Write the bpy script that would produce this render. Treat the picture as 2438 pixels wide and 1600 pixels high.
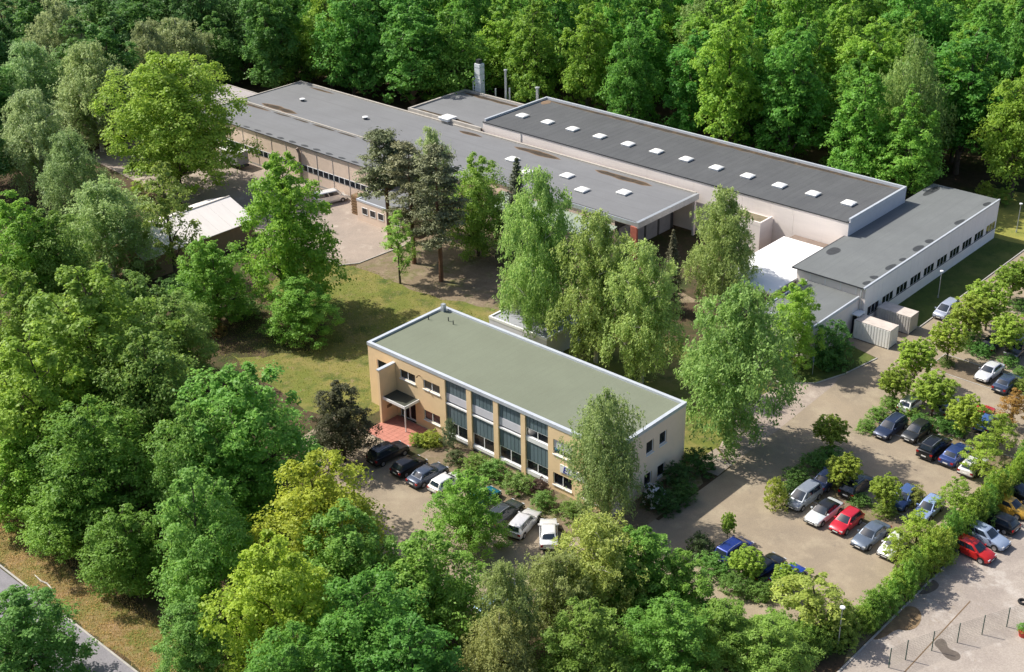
import bpy, bmesh, math, random
import numpy as np
from mathutils import Vector, Matrix, Quaternion

# ------------------------------------------------------------------ camera, sky, sun, exposure
scene = bpy.context.scene
for o in list(bpy.data.objects):
    bpy.data.objects.remove(o, do_unlink=True)
COL = scene.collection
PW, PH, FPX = 2438.0, 1600.0, 3186.524           # photograph size and focal length in photo pixels
YAW, PITCH, ROLL = 2.31291, 0.47735, -0.01815
CAM = np.array([98.707, -84.387, 74.331])
GZ = -0.3                                         # level of the ground

def cam_axes():
    f = np.array([math.cos(PITCH)*math.cos(YAW), math.cos(PITCH)*math.sin(YAW), -math.sin(PITCH)])
    r = np.cross(f, [0, 0, 1]); r /= np.linalg.norm(r); u = np.cross(r, f)
    c, s = math.cos(ROLL), math.sin(ROLL)
    return f, c*r+s*u, -s*r+c*u
AF, AR, AU = cam_axes()
cd = bpy.data.cameras.new('camera'); cam = bpy.data.objects.new('camera', cd); COL.objects.link(cam)
cd.sensor_fit = 'HORIZONTAL'; cd.sensor_width = 36.0; cd.lens = 36.0*FPX/PW
cd.clip_start = 1.0; cd.clip_end = 6000.0
M = Matrix(((AR[0], AU[0], -AF[0], CAM[0]), (AR[1], AU[1], -AF[1], CAM[1]), (AR[2], AU[2], -AF[2], CAM[2]), (0, 0, 0, 1)))
cam.matrix_world = M
scene.camera = cam

SUN_TO = Vector((-1.0, -0.34, 1.16)).normalized()
world = bpy.data.worlds.new('World'); scene.world = world; world.use_nodes = True
wn = world.node_tree.nodes; wl = world.node_tree.links
bg = wn['Background']
sky = wn.new('ShaderNodeTexSky'); sky.sky_type = 'NISHITA'; sky.sun_disc = False
sky.sun_elevation = math.asin(SUN_TO.z); sky.sun_rotation = math.atan2(SUN_TO.x, SUN_TO.y)
sky.altitude = 50; sky.air_density = 0.8; sky.dust_density = 2.5; sky.ozone_density = 1.0
wl.new(sky.outputs['Color'], bg.inputs['Color']); bg.inputs['Strength'].default_value = 0.12
sd = bpy.data.lights.new('sun', 'SUN'); sd.energy = 4.6; sd.angle = math.radians(0.55); sd.color = (1.0, 0.94, 0.84)
so = bpy.data.objects.new('sun', sd); COL.objects.link(so); so.location = (0, 0, 120)
so.rotation_euler = (-SUN_TO).to_track_quat('-Z', 'Y').to_euler()
vs = scene.view_settings
vs.view_transform = 'Standard'; vs.look = 'None'; vs.gamma = 1.0; vs.exposure = 0.47; vs.use_curve_mapping = False
scene.render.engine = 'CYCLES'
scene.cycles.max_bounces = 6; scene.cycles.diffuse_bounces = 4; scene.cycles.transmission_bounces = 4; scene.cycles.glossy_bounces = 3

KF = PW/2380.0
def ray(px, py):
    d = AF + AR*((px-PW/2)/FPX) - AU*((py-PH/2)/FPX)
    return d
def at(px, py, z=GZ):
    """photo pixel (2380-wide reading) on the horizontal plane z"""
    d = ray(px*KF, py*KF); t = (z-CAM[2])/d[2]; p = CAM+t*d
    return Vector((p[0], p[1], z))
def pix(p):
    d = np.array(p)-CAM; z = d@AF
    return (PW/2+FPX*(d@AR)/z)/KF, (PH/2-FPX*(d@AU)/z)/KF

# ------------------------------------------------------------------ materials
MATS = {}
def nodes_of(name):
    m = bpy.data.materials.new(name); m.use_nodes = True
    nt = m.node_tree
    return m, nt.nodes, nt.links, nt.nodes['Principled BSDF']
def ramp_mix(n, l, fac, a, b):
    mx = n.new('ShaderNodeMix'); mx.data_type = 'RGBA'
    l.new(fac, mx.inputs[0]); 
    for i, c in ((6, a), (7, b)):
        if isinstance(c, tuple): mx.inputs[i].default_value = (*c, 1)
        else: l.new(c, mx.inputs[i])
    return mx.outputs[2]
def noise(n, l, scale, detail=4, rough=0.6, vec=None, dist=0.0):
    t = n.new('ShaderNodeTexNoise'); t.inputs['Scale'].default_value = scale
    t.inputs['Detail'].default_value = detail; t.inputs['Roughness'].default_value = rough
    t.inputs['Distortion'].default_value = dist
    if vec is not None: l.new(vec, t.inputs['Vector'])
    return t.outputs['Fac']
def mapr(n, l, v, a, b, c=0.0, d=1.0):
    m = n.new('ShaderNodeMapRange'); l.new(v, m.inputs[0])
    m.inputs[1].default_value = a; m.inputs[2].default_value = b; m.inputs[3].default_value = c; m.inputs[4].default_value = d
    return m.outputs[0]
def coords(n, l, sc=(1, 1, 1)):
    g = n.new('ShaderNodeNewGeometry'); m = n.new('ShaderNodeMapping'); m.inputs['Scale'].default_value = sc
    l.new(g.outputs['Position'], m.inputs['Vector'])
    return m.outputs['Vector']
def mat(name, col, rough=0.8, var=0.12, scale=1.5, fine=18.0, bump=0.0, metal=0.0, col2=None, stretch=(1, 1, 1), spec=0.4, streak=0.0):
    """plain paint / stone / metal with large blotches, fine grain and optional vertical streaks"""
    if name in MATS: return MATS[name]
    m, n, l, b = nodes_of(name)
    v = coords(n, l, stretch)
    c2 = col2 or tuple(max(0, c*(1-2.2*var)) for c in col)
    c1 = tuple(min(1, c*(1+var)) for c in col)
    f1 = noise(n, l, scale, 5, 0.65, v)
    f2 = noise(n, l, fine, 3, 0.6, v)
    add = n.new('ShaderNodeMath'); add.operation = 'MULTIPLY_ADD'
    l.new(f2, add.inputs[0]); add.inputs[1].default_value = 0.45; l.new(f1, add.inputs[2])
    fac = mapr(n, l, add.outputs[0], 0.45, 1.0)
    out = ramp_mix(n, l, fac, c1, c2)
    if streak:
        sv = coords(n, l, (1.3, 1.3, 0.12)); s = noise(n, l, 1.6, 4, 0.7, sv)
        sf = mapr(n, l, s, 0.55, 0.85, 0.0, streak)
        out = ramp_mix(n, l, sf, out, tuple(c*0.55 for c in col))
    l.new(out, b.inputs['Base Color'])
    b.inputs['Roughness'].default_value = rough; b.inputs['Metallic'].default_value = metal
    b.inputs['Specular IOR Level'].default_value = spec
    if bump:
        bp = n.new('ShaderNodeBump'); bp.inputs['Strength'].default_value = bump; bp.inputs['Distance'].default_value = 0.03
        l.new(f2, bp.inputs['Height']); l.new(bp.outputs['Normal'], b.inputs['Normal'])
    MATS[name] = m; return m
def glass_mat(name, col=(0.012, 0.016, 0.022), rough=0.06):
    if name in MATS: return MATS[name]
    m, n, l, b = nodes_of(name)
    b.inputs['Base Color'].default_value = (*col, 1); b.inputs['Roughness'].default_value = rough
    b.inputs['Specular IOR Level'].default_value = 0.7
    f = noise(n, l, 0.8, 2, 0.5, coords(n, l))
    bp = n.new('ShaderNodeBump'); bp.inputs['Strength'].default_value = 0.04; l.new(f, bp.inputs['Height']); l.new(bp.outputs['Normal'], b.inputs['Normal'])
    MATS[name] = m; return m
def objcol_mat(name, rough=0.3, metal=0.0, coat=0.0, var=0.06):
    """takes its colour from the object, so copies can share meshes"""
    if name in MATS: return MATS[name]
    m, n, l, b = nodes_of(name)
    oi = n.new('ShaderNodeObjectInfo')
    f = noise(n, l, 3.0, 3, 0.6, coords(n, l)); 
    hs = n.new('ShaderNodeHueSaturation'); l.new(oi.outputs['Color'], hs.inputs['Color'])
    l.new(mapr(n, l, f, 0.3, 0.7, 1-var, 1+var), hs.inputs['Value'])
    l.new(hs.outputs['Color'], b.inputs['Base Color'])
    b.inputs['Roughness'].default_value = rough; b.inputs['Metallic'].default_value = metal
    b.inputs['Coat Weight'].default_value = coat; b.inputs['Coat Roughness'].default_value = 0.08
    MATS[name] = m; return m
def leaf_mat(name, trans=0.38, yellow=(0.32, 0.36, 0.02), amt=0.55, gloss=0.5):
    if name in MATS: return MATS[name]
    m, n, l, b = nodes_of(name)
    oi = n.new('ShaderNodeObjectInfo'); at_ = n.new('ShaderNodeAttribute'); at_.attribute_name = 'tint'
    hs = n.new('ShaderNodeHueSaturation'); l.new(oi.outputs['Color'], hs.inputs['Color'])
    l.new(mapr(n, l, at_.outputs['Fac'], 0, 1, 1.5, 3.05), hs.inputs['Value']); hs.inputs['Saturation'].default_value = 0.96
    hm = mapr(n, l, at_.outputs['Fac'], 0, 1, 0.512, 0.484); l.new(hm, hs.inputs['Hue'])
    c = hs.outputs['Color']
    b.inputs['Roughness'].default_value = gloss; b.inputs['Specular IOR Level'].default_value = 0.25
    l.new(c, b.inputs['Base Color'])
    tr = n.new('ShaderNodeBsdfTranslucent')
    h2 = n.new('ShaderNodeHueSaturation'); l.new(c, h2.inputs['Color']); h2.inputs['Hue'].default_value = 0.487; h2.inputs['Value'].default_value = 1.15
    l.new(h2.outputs['Color'], tr.inputs['Color'])
    mx = n.new('ShaderNodeMixShader'); mx.inputs[0].default_value = trans
    l.new(b.outputs[0], mx.inputs[1]); l.new(tr.outputs[0], mx.inputs[2])
    l.new(mx.outputs[0], n['Material Output'].inputs['Surface'])
    MATS[name] = m; return m

def ground_mat(name, layers, rough=0.95, bump=0.4, fine=9.0):
    """layers: list of (colour, noise scale, low, high) blended over the first colour"""
    if name in MATS: return MATS[name]
    m, n, l, b = nodes_of(name); v = coords(n, l)
    out = None
    for i, (c, sc, lo, hi) in enumerate(layers):
        if out is None: out = c; continue
        f = mapr(n, l, noise(n, l, sc, 6, 0.68, v, 0.4*(i % 2)), lo, hi)
        out = ramp_mix(n, l, f, out, c)
    fn = noise(n, l, fine, 5, 0.75, v)
    hs = n.new('ShaderNodeHueSaturation'); l.new(out, hs.inputs['Color']); l.new(mapr(n, l, fn, 0.25, 0.75, 0.72, 1.25), hs.inputs['Value'])
    l.new(hs.outputs['Color'], b.inputs['Base Color'])
    b.inputs['Roughness'].default_value = rough; b.inputs['Specular IOR Level'].default_value = 0.2
    bp = n.new('ShaderNodeBump'); bp.inputs['Strength'].default_value = bump; bp.inputs['Distance'].default_value = 0.05
    l.new(fn, bp.inputs['Height']); l.new(bp.outputs['Normal'], b.inputs['Normal'])
    MATS[name] = m; return m

def roof_mat(name, c, c2, seam_axis=0, seam=1.0, dark=0.8, patch=None):
    """bitumen roofing with sheet seams across the roof and weathering blotches"""
    if name in MATS: return MATS[name]
    m, n, l, b = nodes_of(name); v = coords(n, l)
    f = mapr(n, l, noise(n, l, 0.22, 6, 0.65, v), 0.35, 0.68)
    out = ramp_mix(n, l, f, c, c2)
    st = coords(n, l, (0.9, 0.07, 1) if seam_axis == 0 else (0.07, 0.9, 1))
    s2 = mapr(n, l, noise(n, l, 1.6, 4, 0.7, st), 0.42, 0.75)
    out = ramp_mix(n, l, s2, out, tuple(x*dark for x in c))
    if patch:
        pf = mapr(n, l, noise(n, l, 0.5, 3, 0.5, v), 0.66, 0.74, 0, 0.5)
        out = ramp_mix(n, l, pf, out, patch)
    w = n.new('ShaderNodeTexWave'); w.wave_type = 'BANDS'; w.bands_direction = 'X' if seam_axis == 0 else 'Y'
    w.inputs['Scale'].default_value = 0.314/seam; w.inputs['Distortion'].default_value = 0.15; w.inputs['Detail'].default_value = 1
    l.new(v, w.inputs['Vector'])
    sf = mapr(n, l, w.outputs['Fac'], 0.985, 1.0, 0, 0.18)
    out = ramp_mix(n, l, sf, out, tuple(x*0.55 for x in c))
    fine = noise(n, l, 14, 4, 0.7, v)
    hs = n.new('ShaderNodeHueSaturation'); l.new(out, hs.inputs['Color']); l.new(mapr(n, l, fine, 0.3, 0.7, 0.9, 1.1), hs.inputs['Value'])
    l.new(hs.outputs['Color'], b.inputs['Base Color']); b.inputs['Roughness'].default_value = 0.88; b.inputs['Specular IOR Level'].default_value = 0.3
    bp = n.new('ShaderNodeBump'); bp.inputs['Strength'].default_value = 0.25; bp.inputs['Distance'].default_value = 0.02
    l.new(fine, bp.inputs['Height']); l.new(bp.outputs['Normal'], b.inputs['Normal'])
    MATS[name] = m; return m

M_CREAM = mat('cream_render', (0.86, 0.64, 0.385), 0.9, 0.05, 0.6, 25, 0.15, streak=0.12)
M_WHITE = mat('white_paint', (0.78, 0.78, 0.77), 0.5, 0.03, 2.0)
M_PLASTIC = mat('white_plastic', (0.8, 0.81, 0.82), 0.35, 0.02, 2.0)
M_DOME = mat('dome_acrylic', (0.85, 0.85, 0.83), 0.25, 0.02, 3.0)
M_COPING = mat('zinc_coping', (0.56, 0.60, 0.66), 0.45, 0.06, 0.9, metal=0.25, streak=0.2)
M_DKMETAL = mat('dark_metal', (0.05, 0.055, 0.06), 0.5, 0.1, 3.0, metal=0.3)
M_LOUVER = mat('louvre_panel', (0.135, 0.19, 0.22), 0.45, 0.1, 1.2, stretch=(1, 1, 0.2))
M_LOUVER_D = mat('louvre_gap', (0.04, 0.06, 0.09), 0.6)
M_BLIND = mat('blind_fabric', (0.62, 0.62, 0.68), 0.8, 0.03, 1.5)
M_GREYPANEL = mat('grey_panel', (0.30, 0.31, 0.33), 0.6, 0.1, 1.2)
M_GLASS = glass_mat('window_glass')
M_CARGLASS = glass_mat('car_glass', (0.02, 0.03, 0.045), 0.04)
M_HALLWALL = mat('hall_render', (0.80, 0.73, 0.69), 0.9, 0.05, 0.35, 14, 0.1, stretch=(0.35, 0.35, 2.2), streak=0.25)
M_WINGWALL = mat('wing_render', (0.92, 0.87, 0.84), 0.9, 0.03, 0.5, 12, 0.1, streak=0.3)
M_LOWWALL = mat('lowhall_panel', (0.76, 0.61, 0.50), 0.9, 0.06, 0.6, 16, 0.12, streak=0.2)
M_CONC = mat('concrete', (0.42, 0.40, 0.37), 0.92, 0.12, 0.8, 14, 0.2)
M_BRICK = mat('red_brick', (0.42, 0.13, 0.09), 0.9, 0.15, 3.0, 30, 0.3)
M_PAVERED = mat('red_pavers', (0.47, 0.20, 0.15), 0.9, 0.1, 1.5, 20, 0.2)
M_TIMBER = mat('brown_timber', (0.24, 0.15, 0.08), 0.9, 0.2, 3.0, 20, 0.2)
M_OFFROOF = roof_mat('green_roofing', (0.178, 0.2, 0.146), (0.155, 0.172, 0.125), 0, 1.0, 0.92)
M_HALLROOF = roof_mat('dark_bitumen', (0.103, 0.108, 0.113), (0.083, 0.087, 0.093), 0, 1.1, 0.78)
M_LOWROOF = roof_mat('grey_bitumen', (0.188, 0.194, 0.203), (0.164, 0.168, 0.176), 1, 5.0, 0.88)
M_WINGROOF = roof_mat('slate_bitumen', (0.165, 0.178, 0.18), (0.138, 0.148, 0.152), 0, 2.5, 0.85)
M_WHITEROOF = mat('white_membrane', (0.86, 0.86, 0.85), 0.6, 0.02, 0.4)
M_SHEDROOF = mat('pale_fibre_cement', (0.74, 0.70, 0.67), 0.85, 0.05, 0.5, 10, 0.1, stretch=(0.3, 2.0, 1))
M_GREENROOF = mat('green_glazing', (0.26, 0.31, 0.25), 0.4, 0.08, 0.6)
M_PUDDLE = ground_mat('roof_silt', [((0.06, 0.047, 0.033), 1, 0, 1), ((0.11, 0.075, 0.042), 0.7, 0.5, 0.64), ((0.04, 0.035, 0.03), 0.9, 0.5, 0.62)], 0.6, 0.2)
M_RUST = mat('ochre_silt', (0.21, 0.145, 0.095), 0.9, 0.2, 0.8)
M_DAMP = mat('damp_bitumen', (0.052, 0.056, 0.06), 0.6, 0.2, 1.5)
M_TRUNK = mat('bark', (0.10, 0.08, 0.06), 0.95, 0.25, 2.0, 14, 0.4)
M_PINEBARK = mat('pine_bark', (0.16, 0.085, 0.05), 0.95, 0.25, 2.0, 14, 0.4)
M_BIRCHBARK = mat('birch_bark', (0.60, 0.57, 0.52), 0.85, 0.25, 2.5, 9, 0.2, col2=(0.12, 0.11, 0.10))
M_LEAF = leaf_mat('leaves', 0.48)
M_BIRCHLEAF = leaf_mat('birch_leaves', 0.46)
M_NEEDLE = leaf_mat('needles', 0.15)
M_PAINT = objcol_mat('car_paint', 0.32, 0.35, 0.7)
M_TYRE = mat('rubber', (0.015, 0.015, 0.016), 0.85)
M_RIM = mat('alloy', (0.5, 0.5, 0.52), 0.35, 0.05, 3.0, metal=0.8)
M_LAMP = mat('headlamp_glass', (0.45, 0.47, 0.5), 0.12, 0.02)
M_TAIL = mat('tail_lens', (0.35, 0.012, 0.01), 0.2, 0.02)
M_PLATE = mat('plate', (0.75, 0.75, 0.72), 0.5, 0.02)
M_TRIM = mat('black_trim', (0.018, 0.018, 0.02), 0.55)
M_STEEL = mat('galvanised', (0.50, 0.53, 0.55), 0.4, 0.1, 2.0, metal=0.5)
M_FENCE = mat('green_fence_paint', (0.03, 0.075, 0.06), 0.5)
M_SIGNBLUE = mat('sign_blue', (0.01, 0.09, 0.42), 0.4, 0.02)
M_LETTER = mat('letter_blue', (0.03, 0.03, 0.33), 0.4, 0.02)
M_REDPOT = mat('red_pot', (0.5, 0.06, 0.04), 0.6, 0.08)

# ------------------------------------------------------------------ mesh helpers
class MB:
    """collects boxes and polygons; build() links them as ONE mesh object"""
    def __init__(s): s.v = []; s.f = []
    def poly(s, pts, faces):
        k = len(s.v); s.v += [tuple(p) for p in pts]; s.f += [tuple(i+k for i in f) for f in faces]
        return s
    def box(s, x0, x1, y0, y1, z0, z1):
        x0, x1 = min(x0, x1), max(x0, x1); y0, y1 = min(y0, y1), max(y0, y1)
        return s.poly([(x0, y0, z0), (x1, y0, z0), (x1, y1, z0), (x0, y1, z0), (x0, y0, z1), (x1, y0, z1), (x1, y1, z1), (x0, y1, z1)],
                      [(3, 2, 1, 0), (4, 5, 6, 7), (0, 1, 5, 4), (1, 2, 6, 5), (2, 3, 7, 6), (3, 0, 4, 7)])
    def tube(s, pts, radii, seg=8, cap=True):
        pts = [Vector(p) for p in pts]; k0 = len(s.v)
        for i, p in enumerate(pts):
            d = (pts[min(i+1, len(pts)-1)]-pts[max(i-1, 0)])
            if d.length < 1e-6: d = Vector((0, 0, 1))
            d.normalize()
            a = d.cross(Vector((0.31, 0.95, 0.02))); a.normalize(); b = d.cross(a)
            for q in range(seg):
                t = 2*math.pi*q/seg
                s.v.append(tuple(p+(a*math.cos(t)+b*math.sin(t))*radii[i]))
        for i in range(len(pts)-1):
            for q in range(seg):
                a0 = k0+i*seg+q; b0 = k0+i*seg+(q+1) % seg
                s.f.append((a0, b0, b0+seg, a0+seg))
        if cap:
            s.f.append(tuple(k0+q for q in range(seg))[::-1]); s.f.append(tuple(k0+(len(pts)-1)*seg+q for q in range(seg)))
        return s
    def mesh(s, name, m, off=(0, 0, 0), smooth=False, fix=True):
        me = bpy.data.meshes.new(name)
        me.from_pydata([(v[0]-off[0], v[1]-off[1], v[2]-off[2]) for v in s.v], [], s.f)
        if m: me.materials.append(m)
        if fix:
            bm = bmesh.new(); bm.from_mesh(me); bmesh.ops.recalc_face_normals(bm, faces=bm.faces); bm.to_mesh(me); bm.free()
        if smooth:
            me.polygons.foreach_set('use_smooth', [True]*len(me.polygons)); me.set_sharp_from_angle(angle=math.radians(38))
        me.update()
        return me
    def build(s, name, m, parent=None, smooth=False, local=False, fix=True):
        off = (0, 0, 0)
        if parent is not None and not local:
            q = parent; off = Vector((0, 0, 0))
            while q is not None: off = off+q.location; q = q.parent
        return link(name, s.mesh(name, m, off, smooth, fix), parent)
def link(name, data, parent=None):
    o = bpy.data.objects.new(name, data); COL.objects.link(o)
    if parent is not None: o.parent = parent
    return o
def box(name, x0, x1, y0, y1, z0, z1, m, parent=None):
    return MB().box(x0, x1, y0, y1, z0, z1).build(name, m, parent)
def thing(name, label, cat, loc=(0, 0, 0), rz=0.0, group=None):
    o = bpy.data.objects.new(name, None); COL.objects.link(o); o.location = loc; o.rotation_euler = (0, 0, rz)
    o.empty_display_size = 0.3
    return tag(o, label, cat, group)
def tag(o, label, cat, group=None):
    o['label'] = label; o['category'] = cat
    if group: o['group'] = group
    return o
def struct(o):
    o['kind'] = 'structure'; return o
def stuff(o):
    o['kind'] = 'stuff'; return o
def copy_tree(o, parent=None):
    c = o.copy(); COL.objects.link(c); c.parent = parent
    for ch in o.children: copy_tree(ch, c)
    return c
def blob(pts, n=3):
    """closed smooth outline through points (Chaikin)"""
    for _ in range(n):
        q = []
        for i in range(len(pts)):
            a, b = pts[i], pts[(i+1) % len(pts)]
            q += [(a[0]*.75+b[0]*.25, a[1]*.75+b[1]*.25), (a[0]*.25+b[0]*.75, a[1]*.25+b[1]*.75)]
        pts = q
    return pts
def sheet(name, pts, z, m, parent=None, kind=True):
    bm = MB(); bm.poly([(p[0], p[1], z) for p in pts], [tuple(range(len(pts)))])
    o = bm.build(name, m, parent, fix=False)
    if o.data.polygons[0].normal.z < 0: o.data.flip_normals()
    if kind and parent is None: struct(o)
    return o
# ------------------------------------------------------------------ the setting
M_FOREST = ground_mat('forest_floor', [((0.085, 0.058, 0.036), 1, 0, 1), ((0.045, 0.06, 0.018), 0.12, 0.45, 0.62), ((0.13, 0.088, 0.055), 0.6, 0.52, 0.7), ((0.04, 0.028, 0.02), 1.7, 0.55, 0.75)], fine=5)
M_LAWN = ground_mat('lawn_grass', [((0.14, 0.16, 0.035), 1, 0, 1), ((0.22, 0.19, 0.065), 0.16, 0.42, 0.62), ((0.06, 0.095, 0.02), 0.3, 0.5, 0.66), ((0.24, 0.185, 0.10), 0.9, 0.56, 0.74)], fine=7)
M_GRASS2 = ground_mat('green_grass', [((0.07, 0.105, 0.022), 1, 0, 1), ((0.11, 0.13, 0.035), 0.25, 0.45, 0.65), ((0.05, 0.08, 0.02), 0.9, 0.5, 0.7)], fine=8)
M_VERGE = ground_mat('dry_verge', [((0.23, 0.155, 0.075), 1, 0, 1), ((0.12, 0.135, 0.03), 0.22, 0.42, 0.6), ((0.31, 0.21, 0.12), 0.9, 0.5, 0.72)], fine=7)
M_LOT = ground_mat('beige_paving', [((0.305, 0.25, 0.182), 1, 0, 1), ((0.25, 0.207, 0.155), 0.18, 0.42, 0.66), ((0.35, 0.295, 0.215), 0.35, 0.5, 0.7), ((0.19, 0.165, 0.14), 1.1, 0.62, 0.8)], 0.9, 0.15, 11)
M_YARDC = ground_mat('yard_concrete', [((0.36, 0.315, 0.275), 1, 0, 1), ((0.295, 0.255, 0.225), 0.22, 0.42, 0.62), ((0.48, 0.44, 0.40), 0.3, 0.55, 0.7), ((0.30, 0.25, 0.19), 1.0, 0.6, 0.8)], 0.9, 0.2, 8)
M_COURT = ground_mat('court_paving', [((0.345, 0.285, 0.24), 1, 0, 1), ((0.285, 0.24, 0.205), 0.15, 0.42, 0.62), ((0.46, 0.40, 0.34), 0.4, 0.55, 0.75)], 0.9, 0.15, 9)
M_ROAD = ground_mat('road_asphalt', [((0.235, 0.225, 0.245), 1, 0, 1), ((0.195, 0.188, 0.205), 0.3, 0.42, 0.62), ((0.28, 0.265, 0.28), 0.7, 0.55, 0.75)], 0.85, 0.15, 12)
M_SOIL = ground_mat('dry_soil', [((0.20, 0.155, 0.105), 1, 0, 1), ((0.12, 0.13, 0.04), 0.3, 0.5, 0.64), ((0.30, 0.24, 0.17), 0.6, 0.5, 0.7), ((0.10, 0.07, 0.05), 1.2, 0.55, 0.75)], fine=5)

rnd = random.Random(7)
g = MB(); g.poly([(-1500, -1500, GZ), (1500, -1500, GZ), (1500, 1500, GZ), (-1500, 1500, GZ)], [(0, 1, 2, 3)])
struct(g.build('ground', M_FOREST, fix=False))
def wob(pts, amp, step=2.0, seed=1):
    """roughen a polygon outline so turf edges are uneven"""
    r = random.Random(seed); out = []
    for i in range(len(pts)):
        a, b = Vector((*pts[i], 0)), Vector((*pts[(i+1) % len(pts)], 0)); n = max(1, int((b-a).length/step))
        for k in range(n):
            p = a.lerp(b, k/n); out.append((p.x+r.uniform(-amp, amp), p.y+r.uniform(-amp, amp)))
    return out
sheet('lawn', wob([(-33, 2), (-24, -3), (-6, -6), (2, -4.6), (2, -0.4), (-0.4, 0), (-0.4, 14), (34, 14.0), (36, 20), (34, 31), (10, 35), (-4, 27), (-29, 23.4), (-34, 20)], 0.35, 1.6, 3), GZ+0.004, M_LAWN)
sheet('woodland_clearing', wob([(-28.8, 23), (-12, 23.8), (-2, 28), (6, 38), (14, 44.5), (-2, 47), (-28, 47), (-29.2, 34)], 0.5, 2, 5), GZ+0.010, M_SOIL)
sheet('courtyard', [(-98, 24.5), (-72, 22.3), (-30.6, 22.4), (-29.2, 24.5), (-28.8, 34), (-34, 40.6), (-98, 40.6)], GZ+0.014, M_COURT)
sheet('parking_lot', [(37.6, -0.5), (60.0, 0.5), (60.6, 98), (37.6, 98), (37.6, 55.4), (32.45, 55.4), (32.45, 46.3), (37.5, 45.3), (36.6, 39.5), (35.2, 35.4), (32.5, 33.0), (31.5, 26), (34.6, 17.0), (37.6, 15.0)], GZ+0.014, M_LOT)
sheet('front_parking', [(-1, -4.8), (5, -4.8), (12.3, -5.0), (22, -5.2), (33, -5.0), (37.6, -0.5), (60.0, 0.5), (57, -4), (44, -9), (39, -14), (35, -19), (22, -19), (10, -13.5), (0, -11)], GZ+0.018, M_LOT)
sheet('lot_link', [(36.5, -1.2), (42, -1.2), (42, 2.5), (36.5, 2.5)], GZ+0.022, M_LOT)
sheet('grass_strip', wob([(32.4, 55.45), (37.4, 55.45), (37.4, 98), (32.4, 98)], 0.03, 3, 8), GZ+0.008, M_GRASS2)
sheet('far_grass', wob([(24, 87.6), (37.4, 88), (60, 89), (62, 112), (24, 106)], 0.4, 3, 9), GZ+0.012, mat('straw_grass', (0.30, 0.27, 0.06), 0.95, 0.15, 0.4, 6, 0.3, col2=(0.12, 0.16, 0.03)))
sheet('sand_track', wob([(40, 96), (62, 96), (62, 99.5), (40, 101)], 0.3, 3, 9), GZ+0.026, M_COURT)
sheet('corner_grass', [(37.45, 45.2), (36.4, 39.6), (35.0, 35.6), (32.3, 33.2), (30, 36), (30, 46.2), (34, 46.0)], GZ+0.008, M_GRASS2)
yp = [(61.2, -6), (61.35, 20), (61.9, 33), (62.2, 60), (100, 60), (100, -30), (55, -30)]
sheet('concrete_yard', yp, GZ+0.014, M_YARDC)
sheet('road', [(-70, -42.6), (-3.3, -42.9), (18.3, -42.7), (60, -42.2), (60, -47.6), (-70, -48.2)], GZ+0.016, M_ROAD)
sheet('verge', wob([(-70, -42.7), (60, -42.3), (60, -37.2), (22, -37.8), (8, -38.4), (-8, -38.6), (-70, -38)], 0.25, 1.5, 11), GZ+0.008, M_VERGE)
mb = MB()
for x in np.arange(-30, 50, 1.0): mb.box(x, x+0.985, -42.78, -42.60, GZ, GZ+0.05)
struct(mb.build('road_edge_stones', M_CONC))
sheet('lane', [(32.5, 33.0), (31.5, 26), (34.6, 17.0), (37.4, 15.2), (37.3, 24), (36.9, 36), (36.4, 38.8), (35.2, 35.4)], GZ+0.018, M_COURT)
sheet('leaf_litter', wob([(-36, 1.5), (-30, -4.5), (-22, -4.5), (-17, -1), (-15, 4), (-18, 9), (-24, 12), (-33, 9)], 0.6, 1.2, 15), GZ+0.0085, M_FOREST)
# kerbs
def kerb(name, pts, w=0.14, h=0.12):
    mb = MB()
    for i in range(len(pts)-1):
        a, b = Vector((*pts[i], 0)), Vector((*pts[i+1], 0)); d = b-a; n = max(1, round(d.length/1.0)); u = d.normalized(); p = Vector((-u.y, u.x, 0))*w/2
        for k in range(n):
            q0 = a.lerp(b, (k+0.008)/n); q1 = a.lerp(b, (k+0.992)/n)
            c = [q0-p, q1-p, q1+p, q0+p]
            mb.poly([(v.x, v.y, GZ-0.02) for v in c]+[(v.x, v.y, GZ+h) for v in c], [(3, 2, 1, 0), (4, 5, 6, 7), (0, 1, 5, 4), (1, 2, 6, 5), (2, 3, 7, 6), (3, 0, 4, 7)])
    return struct(mb.build(name, M_CONC))
kerb('kerb_grass_strip', [(32.6, 55.45), (37.52, 55.45), (37.52, 97)])
kerb('kerb_corner', [(31.2, 32.9), (32.5, 33.0), (35.15, 35.4), (36.55, 39.5), (37.5, 45.2)])
kerb('kerb_courtyard', [(-46, 22.3), (-30.6, 22.3), (-29.1, 24.4), (-28.7, 33)])
kerb('kerb_side_lawn', [(34.7, 15.0), (37.5, 15.0)])
kerb('kerb_yard', [(61.25, -6), (61.4, 20), (61.95, 33), (62.2, 50)], 0.16, 0.1)
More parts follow.
